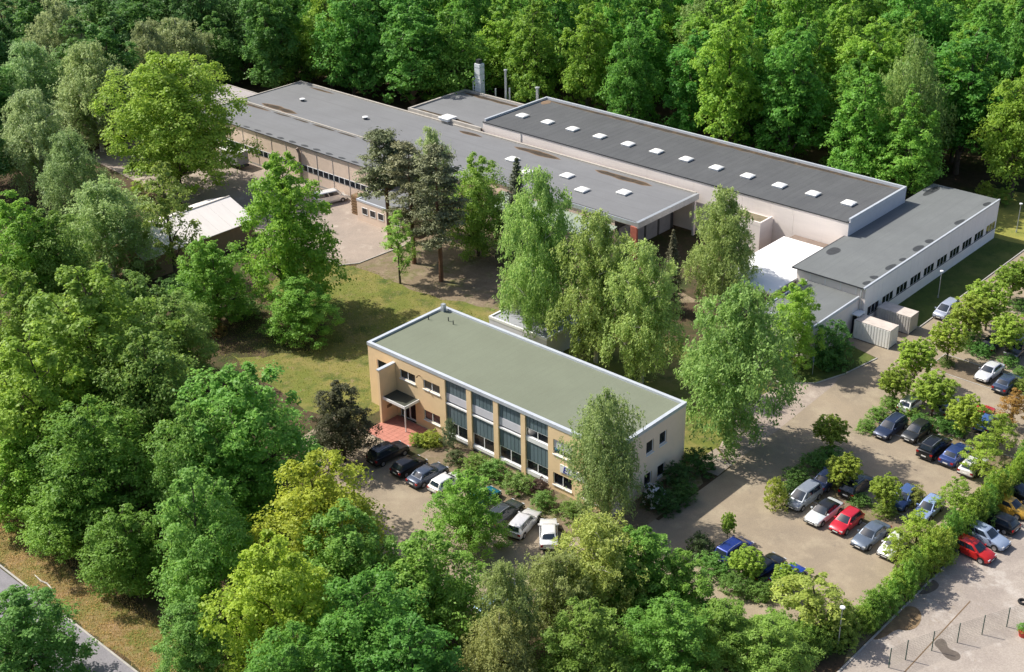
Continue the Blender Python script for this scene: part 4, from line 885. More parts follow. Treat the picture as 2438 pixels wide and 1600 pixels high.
# hand-placed trees: kind, top pixel, height, radius, tint, label
for kind, px_, py_, Ht, Rt, tint, lab in [
    ('pine', 890, 298, 17.4, 4.4, (0.09, 0.102, 0.046), 'tall bare-stemmed pine standing beside the courtyard edge'),
    ('pine', 1012, 345, 18.4, 4.0, (0.09, 0.096, 0.048), 'dark pine with low branches on the dry clearing'),
    ('pine', 948, 335, 17.0, 4.0, (0.102, 0.108, 0.054), 'dull olive pine between the other two pines'),
    ('birch', 1000, 292, 16, 3.0, (0.18, 0.24, 0.102), 'pale thin-topped birch rising behind the pines'),
    ('beech', 1105, 350, 15.2, 4.4, (0.105, 0.19, 0.03), 'bright green tree between the pines and the spruce'),
    ('spruce', 1200, 360, 15.5, 3.1, (0.05, 0.068, 0.036), 'dark pointed spruce in front of the low hall roof'),
    ('open', 920, 488, 10.4, 2.4, (0.14, 0.24, 0.05), 'small light green tree in front of the pines'),
    ('birch', 1255, 386, 22.5, 5.0, (0.156, 0.24, 0.06), 'tall birch behind the office beside the white-edged annex'),
    ('birch', 1390, 490, 19, 5.5, (0.144, 0.216, 0.055), 'wide birch behind the middle of the office'),
    ('birch', 1502, 560, 17.5, 4.9, (0.156, 0.222, 0.062), 'weeping birch behind the right half of the office'),
    ('birch', 1690, 436, 16.2, 4.5, (0.15, 0.222, 0.066), 'airy birch in front of the tall pale wall'),
    ('spruce', 1566, 528, 11.5, 1.9, (0.06, 0.066, 0.036), 'slim brownish spruce before the dark loading end'),
    ('birch', 1725, 655, 18.8, 6.2, (0.132, 0.198, 0.05), 'big weeping birch beside the office end wall'),
    ('maple', 1855, 655, 11, 3.4, (0.145, 0.24, 0.03), 'yellow-green tree by the white storage container'),
    ('shrub', 1945, 745, 5.6, 2.7, (0.05, 0.13, 0.03), 'dense dark green shrub tree next to the blue round sign'),
    ('birch', 1408, 898, 14.9, 3.8, (0.138, 0.18, 0.06), 'slender birch standing before the office corner with blue letters'),
    ('bigbeech', 375, 122, 22.3, 10.6, (0.135, 0.215, 0.025), 'huge round beech at the far corner of the courtyard'),
    ('beech', 645, 342, 22.0, 6.3, (0.10, 0.215, 0.02), 'broad bright beech on the lawn shading the grass'),
    ('open', 370, 372, 16.7, 3.8, (0.125, 0.19, 0.04), 'thin young tree in front of the pitched shed roof'),
    ('maple', 485, 552, 12.0, 5.0, (0.10, 0.19, 0.022), 'soft green tree between the shed and the lawn'),
    ('birch', 230, 418, 14, 7.0, (0.144, 0.204, 0.072), 'grey-green willow-like birch left of the shed'),
    ('birch', 60, 203, 17, 6.4, (0.18, 0.24, 0.102), 'pale weeping birch with bare lower stem at the forest margin'),
    ('birch', 195, 92, 19, 7.4, (0.168, 0.24, 0.09), 'round pale birch crown beside the huge beech'),
    ('birch', 60, 92, 18, 6.6, (0.156, 0.222, 0.084), 'pale birch crown beyond the weeping birch'),
    ('beech', 20, 450, 17, 6.0, None, 'green tree at the margin near the grey-green birch'),
    ('maple', 785, 885, 9.5, 3.5, (0.05, 0.055, 0.028), 'dark brownish tree between the forest and the parked cars'),
    ('maple', 540, 842, 17.5, 7.0, (0.075, 0.175, 0.028), 'dense green maple at the edge of the lawn'),
    ('beech', 180, 600, 22, 8.6, (0.105, 0.19, 0.025), 'large spreading beech below the shed'),
    ('beech', 330, 760, 17, 6.0, (0.09, 0.165, 0.03), 'olive tree between the spreading beech and the maple'),
    ('beech', 60, 760, 19, 6.6, (0.12, 0.20, 0.022), 'yellowish beech among the roadside trees'),
    ('beech', 200, 930, 15, 6.0, (0.075, 0.165, 0.022), 'dark green beech overhanging the verge'),
    ('beech', 40, 985, 10.5, 5.2, (0.12, 0.20, 0.022), 'bushy beech leaning over the verge'),
    ('beech', 435, 1085, 16.0, 4.6, (0.08, 0.175, 0.03), 'fresh green beech in front of the maple'),
    ('beech', 720, 1045, 15.5, 5.6, YEL, 'yellow-green beech beside the front parking'),
    ('beech', 620, 1235, 15.5, 5.0, YEL, 'yellow-leaved beech in the roadside wood'),
    ('maple', 790, 1170, 13.5, 5.0, (0.08, 0.175, 0.028), 'mid green maple shading the front parking'),
    ('maple', 1085, 1095, 8.6, 3.5, (0.12, 0.22, 0.03), 'light green tree over the teal car'),
    ('beech', 985, 1235, 12, 4.6, (0.09, 0.185, 0.028), 'leafy beech below the light green tree'),
    ('beech', 830, 1330, 14, 5.4, (0.055, 0.15, 0.02), 'dark beech deep in the roadside wood'),
    ('maple', 430, 1395, 9, 3.4, (0.075, 0.165, 0.032), 'small rounded maple above the road verge'),
    ('beech', 680, 1460, 12, 4.6, (0.06, 0.15, 0.02), 'shaded beech near the road'),
    ('beech', 950, 1440, 13, 4.8, (0.055, 0.14, 0.02), 'dark leafy beech beside the light blue car'),
    ('maple', 20, 1375, 11, 5.2, (0.055, 0.14, 0.026), 'dark tree on the near side of the road'),
    ('birch', 1170, 1300, 12, 2.7, OLIVE, 'narrow olive birch over the light blue car'),
    ('birch', 1290, 1282, 9.5, 3.4, OLIVE, 'olive birch facing the office sign'),
    ('birch', 1385, 1202, 10.5, 4.6, (0.162, 0.21, 0.048), 'yellow-olive birch under the slender office birch'),
    ('maple', 1498, 1228, 9.5, 3.9, (0.095, 0.19, 0.026), 'green maple beside the lot entrance'),
    ('maple', 1560, 1395, 9.5, 4.2, (0.095, 0.19, 0.026), 'rounded maple below the lot entrance'),
    ('birch', 1160, 1420, 10, 3.2, OLIVE, 'drooping olive birch in the lower wood'),
    ('maple', 1370, 1400, 10, 4.0, (0.10, 0.18, 0.028), 'yellow-green maple in the lower wood'),
    ('maple', 1690, 1400, 7.2, 3.6, (0.11, 0.19, 0.03), 'bushy maple behind the blue parked cars'),
    ('open', 1895, 1335, 6.2, 3.2, (0.15, 0.205, 0.04), 'twiggy yellow-green tree at the lot corner'),
    ('maple', 1800, 1440, 6.5, 3.6, (0.12, 0.185, 0.032), 'olive-green maple near the lamp post'),
    ('beech', 280, 1180, 9, 3.8, (0.075, 0.16, 0.02), 'beech hanging low over the grass verge'),
    ('beech', 130, 1120, 8, 4.0, (0.085, 0.175, 0.022), 'beech with bright lower boughs over the verge'),
    ('beech', 500, 1000, 13, 4.5, (0.07, 0.16, 0.022), 'shaded beech wedged behind the fresh green beech'),
    ('birch', 1228, 590, 10, 2.9, (0.144, 0.228, 0.06), 'low birch between the tall birch and the white-edged annex'),
    ('maple', 1590, 1290, 7.5, 3.0, (0.095, 0.18, 0.026), 'small maple between the lane and the brown-green bush'),
    ('maple', 690, 640, 8.5, 4.6, (0.10, 0.20, 0.028), 'low leafy tree under the broad bright beech'),
    ('beech', 395, 680, 12, 4.6, (0.10, 0.16, 0.035), 'olive-green tree at the lawn margin below the thin young tree'),
    ('maple', 300, 640, 13, 5.2, (0.085, 0.16, 0.03), 'leafy tree between the shed wall and the olive tree'),
    ('beech', 100, 480, 15, 5.6, (0.095, 0.18, 0.028), 'bright tree left of the grey-green willow-like birch'),
    ('birch', 150, 300, 15, 5.2, (0.144, 0.204, 0.072), 'shaded birch beside the pale weeping birch'),
    ('beech', 30, 620, 17, 5.6, (0.10, 0.185, 0.024), 'leafy beech beyond the large spreading beech'),
    ('beech', 430, 930, 15, 4.8, (0.075, 0.16, 0.026), 'green beech between the maple and the dark beech'),
]:
    tree(kind, top(px_, py_, Ht), Ht, Rt, lab, tint=tint, var=VARS.get(lab))

# forest around the site: jittered grid, kept where the frame can show it
FR = random.Random(2024); nfor = 0
def in_forest(x, y):
    if -41 <= x <= 24: return y > 83.5
    if x > 24: return y > 103 and x < 70
    if -60 <= x < -41: return y > 82
    if -86.5 <= x < -60: return y > 66.5
    if -98 <= x < -86.5: return y > 58 or y < 18
    if x < -98: return True
    if -98 <= x < -62: return y < 17 and y > -32
    return False
used = [o.location.copy() for o in bpy.data.objects if o.parent is None and o.get('category') == 'tree']
cells = []
for i in range(-48, 30):
    for j in range(-14, 40):
        cells.append((i*9.9+(j % 2)*4.9, j*8.8))
for cx, cy in cells:
    x, y = cx+FR.uniform(-2.7, 2.7), cy+FR.uniform(-2.7, 2.7)
    if not in_forest(x, y): continue
    Ht = FR.uniform(18, 26) if y > 60 else FR.uniform(15, 21)
    edge = (y < 92 and x > -41) or (x < -41 and y < 74 and y > 60)
    a = pix((x, y, GZ)); b = pix((x, y, GZ+Ht))
    if (Vector((x, y, 0))-Vector((CAM[0], CAM[1], 0))).dot(Vector((AF[0], AF[1], 0))) < 30: continue
    if a[1] < (34 if x < -60 else 14) or b[0] < -110 or b[0] > 2600 or b[1] > 1700: continue
    if any((u.x-x)**2+(u.y-y)**2 < 5.2**2 for u in used): continue
    left = b[0] < 620; r = FR.random()
    zone = ('beyond the long wing' if x > 24 else 'behind the tall hall' if x > -10 else 'behind the middle of the halls' if x > -41 else 'behind the rear annex' if x > -60 else 'behind the far half of the low hall' if x > -86 and y > 60 else 'past the far end of the low hall' if y > 40 else 'west of the courtyard' if y > 12 else 'west of the pitched shed')
    row = 'front-row' if ((x > -41 and y < 93) or (-60 < x <= -41 and y < 91) or (-86 < x <= -60 and 60 < y < 76) or (x > 24 and y < 112) or (x <= -86 and x > -108)) else 'inner'
    if left and r < 0.17: kd, tn, wd, gp = 'birch', (0.13, 0.175, 0.075), 'grey-green birch', 'forest birches'
    elif r < 0.05: kd, tn, wd, gp = 'birch', (0.115, 0.175, 0.045), 'feathery pale birch', 'forest birches'
    elif left: kd, tn, wd, gp = 'forest', FR.choice(((0.048, 0.118, 0.025), (0.058, 0.132, 0.025), (0.045, 0.108, 0.027))), 'dark green broadleaf tree', 'dark forest trees'
    elif r < 0.38: kd, tn, wd, gp = 'forest', FR.choice(((0.115, 0.20, 0.02), (0.10, 0.19, 0.02))), 'yellow-green broadleaf tree', 'yellow-green forest trees'
    else: kd, tn, wd, gp = 'forest', FR.choice(((0.068, 0.17, 0.022), (0.078, 0.18, 0.022), (0.055, 0.155, 0.022))), 'tall green broadleaf tree', 'green forest trees'
    lab = row+' '+wd+' of the forest '+zone
    tree(kd, (x, y), Ht, FR.uniform(4.9, 6.9), lab, tint=tn, group=gp+', '+row+' '+zone); nfor += 1
# low understorey along the forest edge behind the halls
for k in range(46):
    x = -60+k*1.95+FR.uniform(-.6, .6); y = (81.5 if x > -41 else 79)+FR.uniform(-.8, 1.6)
    if x > 24: y = 99.5+FR.uniform(-1, 2)
    tree('shrub', (x, y), FR.uniform(1.6, 4.6), FR.uniform(1.1, 2.0), 'low green bush along the forest edge behind the halls', 'bush', 'forest_bush', FR.choice(((0.10, 0.19, 0.03), (0.07, 0.16, 0.03), (0.13, 0.2, 0.03))), 'bushes along the forest edge')
print('forest trees', nfor, 'all trees', sum(1 for o in bpy.data.objects if o.get('category') == 'tree'))

# round-crowned trees of the parking lot: crown centre pixel, trunk base pixel, crown radius
for cx, cy, bx, by, rp, lab in [
    (1930, 1005, 1928, 1046, 36, 'round-crowned small tree standing free on the paving'),
    (1690, 1205, 1690, 1256, 16, 'tiny round tree on a bare stem by the blue van'),
    (2073, 890, 2078, 938, 33, 'round-crowned tree above the hedge of the dark blue estate car'),
    (2137, 835, 2122, 900, 40, 'perfectly round tree on a slender stem near the white container'),
    (2162, 918, 2165, 968, 45, 'wide round tree over the white car'),
    (2245, 965, 2240, 1020, 38, 'round tree between the blue saloon and the red car'),
    (2208, 785, 2200, 845, 36, 'round tree with a small bush at its foot'),
    (2250, 738, 2247, 795, 42, 'round tree left of the tallest round tree in the row'),
    (2302, 706, 2290, 768, 45, 'tallest round tree beside the silver people carrier'),
    (2345, 775, 2335, 832, 36, 'yellowish round tree over the dark cars'),
    (2352, 655, 2346, 702, 34, 'round tree at the upper lot beyond the tallest one'),
    (2385, 640, 2384, 690, 34, 'round tree half cut off beyond the upper lot'),
    (1957, 1095, 1957, 1145, 36, 'round tree over the dark cars behind the red hatchback'),
    (2060, 1140, 2056, 1190, 32, 'loose round tree beside the blue car'),
    (1733, 1308, 1735, 1352, 35, 'round tree in front of the blue van'),
    (1820, 1345, 1822, 1388, 33, 'round tree in front of the small blue car'),
]:
    b = at(bx, by); d = (Vector(b)-Vector(CAM)).length; ppm = FPX/KF/d
    R_ = rp/ppm; up = max(0.4, (by-cy)/ppm/0.88)
    tree('ball', (b.x, b.y), up+R_*1.08, R_*1.08, lab, 'tree', None, (0.15, 0.215, 0.028))
# shrubs
def shrub(px_, py_, Ht, Rt, lab, tint=None, group=None, name=None):
    p = at(px_, py_); return tree('shrub', (p.x, p.y), Ht, Rt, lab, 'bush', name, tint, group)
for px_, py_, Ht, Rt, tint, lab in [
    (1000, 1035, 1.6, 1.4, (0.16, 0.22, 0.03), 'yellow-green bush beside the entrance paving'),
    (1045, 1040, 3.6, 0.9, (0.10, 0.13, 0.07), 'slim grey-green bush climbing before the first window bay'),
    (970, 1030, 1.2, 1.0, (0.15, 0.21, 0.03), 'small bright bush at the edge of the red paving'),
    (1105, 1095, 1.9, 1.8, (0.09, 0.16, 0.03), 'leafy bush below the second window bay'),
    (1150, 1112, 2.0, 1.9, (0.08, 0.15, 0.03), 'spreading bush below the third window bay'),
    (1205, 1140, 1.9, 1.8, (0.10, 0.15, 0.035), 'olive bush below the fourth window bay'),
    (1252, 1145, 1.5, 1.2, (0.075, 0.05, 0.04), 'purple-brown bush below the blue letters'),
    (1265, 1180, 1.7, 1.6, (0.07, 0.14, 0.03), 'dark leafy bush beside the slender office birch'),
    (1060, 1075, 1.3, 1.3, (0.06, 0.08, 0.03), 'dusky low bush behind the parked cars'),
    (1330, 1200, 1.5, 1.7, (0.10, 0.15, 0.03), 'low bush around the foot of the slender birch'),
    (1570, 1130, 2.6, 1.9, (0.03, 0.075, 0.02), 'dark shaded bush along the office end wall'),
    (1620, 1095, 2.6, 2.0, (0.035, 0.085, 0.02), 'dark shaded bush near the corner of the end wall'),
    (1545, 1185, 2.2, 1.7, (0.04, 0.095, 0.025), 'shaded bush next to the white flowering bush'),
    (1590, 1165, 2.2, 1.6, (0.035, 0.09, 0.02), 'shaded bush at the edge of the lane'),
    (1800, 1180, 3.4, 1.3, (0.16, 0.215, 0.03), 'upright yellow-green bush beside the silver people carrier in the lower row'),
    (1850, 1120, 1.8, 1.6, (0.06, 0.13, 0.026), 'dark hedge bush behind the upright yellow bush'),
    (1890, 1090, 1.8, 1.7, (0.06, 0.13, 0.026), 'dark hedge bush beside the shaded lane'),
    (1925, 1070, 1.6, 1.5, (0.065, 0.135, 0.026), 'hedge bush under the free-standing round tree'),
    (1830, 1150, 1.5, 1.2, (0.06, 0.12, 0.026), 'hedge bush touching the silver people carrier'),
    (2015, 1000, 1.3, 1.2, (0.10, 0.17, 0.03), 'low hedge bush at the point of the upper bed'),
    (2040, 975, 1.4, 1.4, (0.09, 0.165, 0.03), 'low hedge bush beside the dark blue estate car'),
    (2070, 950, 1.5, 1.4, (0.085, 0.16, 0.03), 'hedge bush behind the dark blue estate car'),
    (2110, 965, 1.0, 1.2, (0.11, 0.18, 0.03), 'low bush in front of the white car'),
    (2140, 990, 1.4, 1.3, (0.07, 0.145, 0.03), 'bush between the white car and the black off-roader'),
    (2185, 1000, 1.7, 1.5, (0.06, 0.135, 0.026), 'dark bush behind the black off-roader'),
    (2225, 1010, 1.8, 1.4, (0.06, 0.135, 0.026), 'dark bush behind the blue saloon'),
    (2200, 848, 1.1, 1.0, (0.07, 0.13, 0.026), 'small bush at the foot of a round tree'),
    (2255, 810, 1.5, 1.4, (0.055, 0.13, 0.026), 'hedge bush in the upper bed left of the dark car'),
    (2285, 825, 1.5, 1.5, (0.055, 0.13, 0.026), 'hedge bush in the upper bed before the dark car'),
    (2265, 780, 1.3, 1.1, (0.08, 0.16, 0.03), 'bush under the tallest round tree'),
    (2365, 720, 1.5, 1.5, (0.06, 0.13, 0.026), 'bush below the upper round trees'),
    (2345, 850, 1.3, 1.3, (0.06, 0.13, 0.026), 'bush behind the silver saloon'),
    (2375, 880, 1.4, 1.5, (0.07, 0.14, 0.026), 'bush beside the small dark blue car'),
    (2370, 905, 1.3, 1.4, (0.12, 0.18, 0.03), 'yellowish bush near the small dark blue car'),
    (1945, 1130, 1.0, 1.2, (0.13, 0.14, 0.035), 'straw-coloured bush behind the white soft-top'),
    (2000, 1170, 1.1, 1.3, (0.08, 0.145, 0.03), 'bush behind the red hatchback'),
    (2055, 1200, 1.8, 1.2, (0.13, 0.19, 0.03), 'bush behind the grey-blue saloon'),
    (2125, 1170, 1.8, 1.3, (0.14, 0.17, 0.035), 'yellow-brown bush right of the blue car'),
    (1625, 1290, 2.3, 1.4, (0.055, 0.085, 0.03), 'brown-green bush left of the blue van'),
    (1700, 1275, 0.8, 0.9, (0.16, 0.18, 0.03), 'tiny yellow bush at the foot of the tiny round tree'),
    (1660, 1330, 1.8, 1.8, (0.08, 0.16, 0.03), 'green bush below the blue van'),
    (1770, 1385, 1.6, 1.6, (0.09, 0.16, 0.03), 'green bush below the black car'),
    (1710, 1375, 1.8, 1.8, (0.08, 0.15, 0.03), 'leafy bush in front of the round tree and blue van'),
    (1930, 850, 2.4, 1.8, (0.045, 0.12, 0.024), 'dark bush beside the blue round sign'),
    (470, 720, 2.2, 2.6, (0.09, 0.15, 0.05), 'grey-green bush at the lawn margin'), (500, 775, 1.4, 1.6, (0.16, 0.12, 0.035), 'rust-tinted bush at the lawn margin'),
    (400, 700, 3.4, 3.0, (0.06, 0.13, 0.03), 'dark bush below the shed'), (330, 650, 3.2, 3.0, (0.09, 0.14, 0.04), 'wide bush along the shed wall'),
    (560, 735, 2.6, 2.6, (0.07, 0.15, 0.03), 'dark bush under the broad bright beech'),
]:
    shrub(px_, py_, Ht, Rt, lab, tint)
# white-flowering bush
p = at(1522, 1172); fb = tree('shrub', (p.x, p.y), 2.4, 1.5, 'bush covered in white blossom by the office end wall', 'bush', 'flowering_bush', (0.03, 0.07, 0.02))
rs = np.random.RandomState(5); d = rs.normal(size=(170, 3)); d /= np.linalg.norm(d, axis=1)[:, None]; d[:, 2] = np.abs(d[:, 2])
fm = leaf_mesh('blossom', d*np.array([1.45, 1.45, 1.9])+np.array([0, 0, .3]), d+rs.normal(size=(170, 3))*.3, np.full(170, .30), .9, rs.random_sample(170), mat('petals', (0.75, 0.74, 0.78), 0.7, 0.03))
stuff(link('blossom', fm, fb))
# boundary hedge between the lot and the yard
HR = random.Random(31)
for k in range(58):
    y = 0.8+k*0.92; x = 60.35+0.018*max(0, y-18)+HR.uniform(-.35, .35); big = 5 < y < 34
    hgt = HR.uniform(2.2, 3.4) if not big else HR.uniform(2.6, 4.4)
    tree('shrub', (x, y), hgt, HR.uniform(1.05, 1.5), 'yellow-green hedge bush in the line between the lot and the concrete yard', 'bush', 'hedge_bush', HR.choice(((0.125, 0.205, 0.025), (0.10, 0.185, 0.025), (0.15, 0.215, 0.026), (0.085, 0.165, 0.026))), 'hedge bushes along the concrete yard')
for px_, py_, Ht, Rt, lab in ((2330, 960, 4.6, 1.9, 'tall yellow-green shrub tree at the upper end of the yard hedge'), (2290, 1010, 5.0, 2.1, 'shrub tree of the hedge right of the blue saloon'), (2230, 1110, 4.6, 1.9, 'shrub tree of the hedge above the yellow car'), (2140, 1185, 4.4, 1.7, 'shrub tree of the hedge near the light blue car'), (2095, 1230, 4.2, 1.6, 'shrub tree of the hedge over the white car'), (2365, 905, 4.8, 1.8, 'reddish-tipped shrub tree where the hedge leaves the lot')):
    tree('open', top(px_, py_, Ht), Ht, Rt, lab, 'tree', 'shrub_tree', (0.145, 0.215, 0.026) if 'red' not in lab else (0.2, 0.13, 0.03))
for k in range(26):
    y = -6+k*0.8; x = 59.4-max(0, -y)*0.2+HR.uniform(-.7, .4)
    if y > 1: continue
    tree('shrub', (x, y), HR.uniform(2.0, 3.6), HR.uniform(1.2, 1.7), 'dense bush at the lower corner of the lot beside the yard', 'bush', 'corner_bush', (0.11, 0.18, 0.028), 'bushes at the lower lot corner')
for k in range(30):
    x = 37+k*0.72; y = -9.5+0.42*(x-37)+HR.uniform(-1.2, .6)-3.2
    tree('shrub', (x, y), HR.uniform(1.6, 2.8), HR.uniform(1.3, 1.9), 'leafy bush in the belt below the front parking', 'bush', 'belt_bush', HR.choice(((0.10, 0.185, 0.028), (0.085, 0.165, 0.028), (0.12, 0.19, 0.03))), 'bushes below the front parking')

# grass tufts at turf edges: real blades, too many to count
rs = np.random.RandomState(77); n = 26000
xy = np.column_stack([rs.uniform(-34, 2, n), rs.uniform(-5, 24, n)]); P = np.column_stack([xy, np.full(n, GZ+0.05)])
stuff(tag(link('lawn_grass', leaf_mesh('lawn_grass', P, rs.normal(size=(n, 3))*np.array([1, 1, .3]), np.full(n, .16)*rs.uniform(.5, 1.3, n), .35, rs.random_sample(n), M_LEAF, axis=np.tile([0, 0, 1.0], (n, 1)))), 'short tufts of lawn grass left of the office', 'grass'))
bpy.data.objects['lawn_grass'].color = (0.15, 0.165, 0.04, 1)
n = 15000; xy = np.column_stack([rs.uniform(-12, 26, n), rs.uniform(-42.5, -37.5, n)]); P = np.column_stack([xy, np.full(n, GZ+0.06)])
stuff(tag(link('verge_grass', leaf_mesh('verge_grass', P, rs.normal(size=(n, 3))*np.array([1, 1, .3]), np.full(n, .2)*rs.uniform(.5, 1.3, n), .3, rs.random_sample(n), M_LEAF, axis=np.tile([0, 0, 1.0], (n, 1)))), 'straw and green tufts of grass on the road verge', 'grass'))
bpy.data.objects['verge_grass'].color = (0.24, 0.19, 0.07, 1)
# ------------------------------------------------------------------ vehicles
def car_parts(kind):
    """stations along x: (x, half width, underside z, shoulder z); cabin: rear base, rear roof, front roof, front base, belt z, roof z"""
    K = dict(
        saloon=(4.55, 0.88, [(-2.27, .70, .42, .60), (-2.2, .80, .30, .86), (-2.0, .86, .24, .97), (-1.4, .88, .20, .98), (-.6, .885, .2, .96), (.4, .885, .2, .94), (1.0, .88, .2, .92), (1.7, .86, .22, .82), (2.1, .80, .26, .72), (2.25, .70, .34, .56)], (-1.72, -1.05, .22, 1.02, .95, 1.42)),
        estate=(4.6, 0.88, [(-2.3, .72, .40, .70), (-2.26, .82, .30, .92), (-2.1, .87, .24, .98), (-1.4, .88, .20, .98), (-.6, .885, .2, .96), (.4, .885, .2, .94), (1.0, .88, .2, .92), (1.7, .86, .22, .82), (2.12, .80, .26, .72), (2.28, .70, .34, .56)], (-2.22, -1.86, .22, 1.04, .95, 1.46)),
        hatch=(3.9, 0.84, [(-1.95, .70, .40, .66), (-1.9, .80, .30, .86), (-1.75, .83, .24, .95), (-1.1, .84, .20, .96), (-.4, .845, .2, .94), (.4, .845, .2, .92), (.9, .84, .2, .90), (1.45, .82, .22, .80), (1.8, .76, .26, .70), (1.94, .66, .34, .56)], (-1.82, -1.38, .12, .92, .93, 1.44)),
        carrier=(4.3, 0.89, [(-2.15, .74, .40, .72), (-2.1, .84, .30, .94), (-1.95, .88, .24, 1.04), (-1.2, .89, .20, 1.05), (-.4, .895, .2, 1.03), (.4, .895, .2, 1.0), (1.1, .89, .2, .98), (1.65, .86, .22, .90), (2.0, .80, .26, .78), (2.14, .70, .34, .58)], (-2.06, -1.78, .35, 1.45, 1.02, 1.64)),
        offroad=(4.5, 0.92, [(-2.25, .78, .48, .76), (-2.2, .88, .38, 1.02), (-2.05, .91, .32, 1.12), (-1.2, .92, .30, 1.12), (-.4, .925, .3, 1.10), (.4, .925, .3, 1.08), (1.0, .92, .3, 1.06), (1.7, .90, .32, .98), (2.1, .85, .36, .86), (2.24, .76, .44, .66)], (-2.12, -1.86, .30, 1.05, 1.08, 1.72)),
        van=(5.1, 0.97, [(-2.55, .90, .40, .80), (-2.52, .95, .30, 1.10), (-2.4, .97, .26, 1.16), (-1.2, .975, .22, 1.16), (0, .975, .22, 1.15), (.9, .97, .22, 1.12), (1.5, .96, .22, 1.10), (2.05, .92, .24, .98), (2.4, .86, .28, .84), (2.54, .76, .36, .64)], (-2.5, -2.4, .95, 1.85, 1.12, 1.92)),
    )[kind]
    Lc, Wc, stn, (rb, rr, fr, fb, bz, rz) = K
    body = MB(); ring = []
    for x, w, zl, zt in stn:
        h = zt-zl
        half = [(w*.86, zl), (w*.97, zl+h*.12), (w, zl+h*.42), (w*.985, zl+h*.72), (w*.93, zl+h*.93), (w*.80, zt)]
        pts = [(x, -a, b) for a, b in half]+[(x, 0, zt+.02)]+[(x, a, b) for a, b in half[::-1]]
        ring.append(pts)
    n = len(ring[0])
    for pts in ring: body.v += pts
    for i in range(len(ring)-1):
        for j in range(n-1): body.f.append((i*n+j, i*n+j+1, (i+1)*n+j+1, (i+1)*n+j))
        body.f.append((i*n+n-1, i*n, (i+1)*n, (i+1)*n+n-1))
    body.f.append(tuple(range(n))[::-1]); body.f.append(tuple((len(ring)-1)*n+j for j in range(n)))
    w1, w2 = Wc*.90, Wc*.72
    cab = MB(); zb = bz-.06
    # cabin with rounded roof: rings from belt to roof
    lv = [(0, 0), (.45, .5), (.82, .86), (.96, .985), (1.0, 1.0)]
    def cring(t, s, shrink):
        ww = w1+(w2-w1)*t; a = rb+(rr-rb)*t; b = fb+(fr-fb)*t; z = zb+(rz-zb)*s; ww -= shrink; a += shrink; b -= shrink
        return [(a, -ww*.93, z), ((a*.86+b*.14), -ww, z), ((a*.5+b*.5), -ww*1.005, z), ((a*.14+b*.86), -ww, z), (b, -ww*.93, z), (b+.05*(1-t*.5), 0, z), (b, ww*.93, z), ((a*.14+b*.86), ww, z), ((a*.5+b*.5), ww*1.005, z), ((a*.86+b*.14), ww, z), (a, ww*.93, z), (a-.04*(1-t*.5), 0, z)]
    rings = [cring(t, s, 0 if i < 3 else (.05 if i == 3 else .13)) for i, (t, s) in enumerate(lv)]; m_ = 12
    for r in rings: cab.v += r
    for i in range(len(rings)-1):
        for j in range(m_): cab.f.append((i*m_+j, i*m_+(j+1) % m_, (i+1)*m_+(j+1) % m_, (i+1)*m_+j))
    k = len(cab.v); cab.v.append(((rr+fr)/2, 0, rz+.035))
    for j in range(m_): cab.f.append(((len(rings)-1)*m_+j, (len(rings)-1)*m_+(j+1) % m_, k))
    # glazing: quads lying just outside the cabin faces
    P = lambda a, b, t: Vector(a).lerp(Vector(b), t)
    def glaze(c00, c10, c11, c01, outd, u0, u1, v0, v1, bow=0.0):
        mb = MB(); pts = []; nu = 4; nv = 2
        for i in range(nu+1):
            for j in range(nv+1):
                u = u0+(u1-u0)*i/nu; v = v0+(v1-v0)*j/nv
                q = P(P(c00, c10, u), P(c01, c11, u), v)+Vector(outd)*(.03+bow*(1-(2*i/nu-1)**2)); pts.append(tuple(q))
        mb.poly(pts, [(i*(nv+1)+j, (i+1)*(nv+1)+j, (i+1)*(nv+1)+j+1, i*(nv+1)+j+1) for i in range(nu) for j in range(nv)])
        return mb
    B0, T0 = rings[0], rings[2]
    T0 = [tuple(Vector(a)+(Vector(b)-Vector(a))*.35) for a, b in zip(rings[2], rings[3])]
    ws = glaze(B0[4], B0[6], T0[6], T0[4], (1, 0, .6), .06, .94, .12, .97, .05)
    rw = glaze(B0[10], B0[0], T0[0], T0[10], (-1, 0, .4), .08, .92, .30, .95, .04)
    sides = []
    for sgn, (i0, i1) in ((-1, (1, 3)), (1, (9, 7))):
        d = (0, sgn, .25)
        sides.append(glaze(B0[i0], B0[i1], T0[i1], T0[i0], d, .50+.02, 1.06, .24, .95)); sides.append(glaze(B0[i0], B0[i1], T0[i1], T0[i0], d, -.04, .48, .24, .95))
    ms = dict(body=body.mesh('body', M_PAINT, smooth=True), roof_shell=cab.mesh('roof_shell', M_PAINT, smooth=True), windscreen=ws.mesh('windscreen', M_CARGLASS, smooth=True, fix=False), rear_window=rw.mesh('rear_window', M_CARGLASS, smooth=True, fix=False))
    ms['side'] = [s.mesh('side_window', M_CARGLASS, smooth=True, fix=False) for s in sides]
    ty = MB(); ty.tube([(0, -.10, 0), (0, -.085, 0), (0, .085, 0), (0, .10, 0)], [.25, .315, .315, .25], 18); rim = MB().tube([(0, -.108, 0), (0, .108, 0)], [.205, .205], 14)
    ms['tyre'] = ty.mesh('wheel', M_TYRE, smooth=True); ms['rim'] = rim.mesh('rim', M_RIM, smooth=True)
    xf = stn[-1][0]; xr = stn[0][0]; wl_ = stn[-2][1]; zf = stn[-2][3]; zr2 = stn[1][3]; wr2 = stn[1][1]
    def lampm(x0, x1, y0, y1, z0, z1, m, nm): return MB().box(x0, x1, y0, y1, z0, z1).mesh(nm, m)
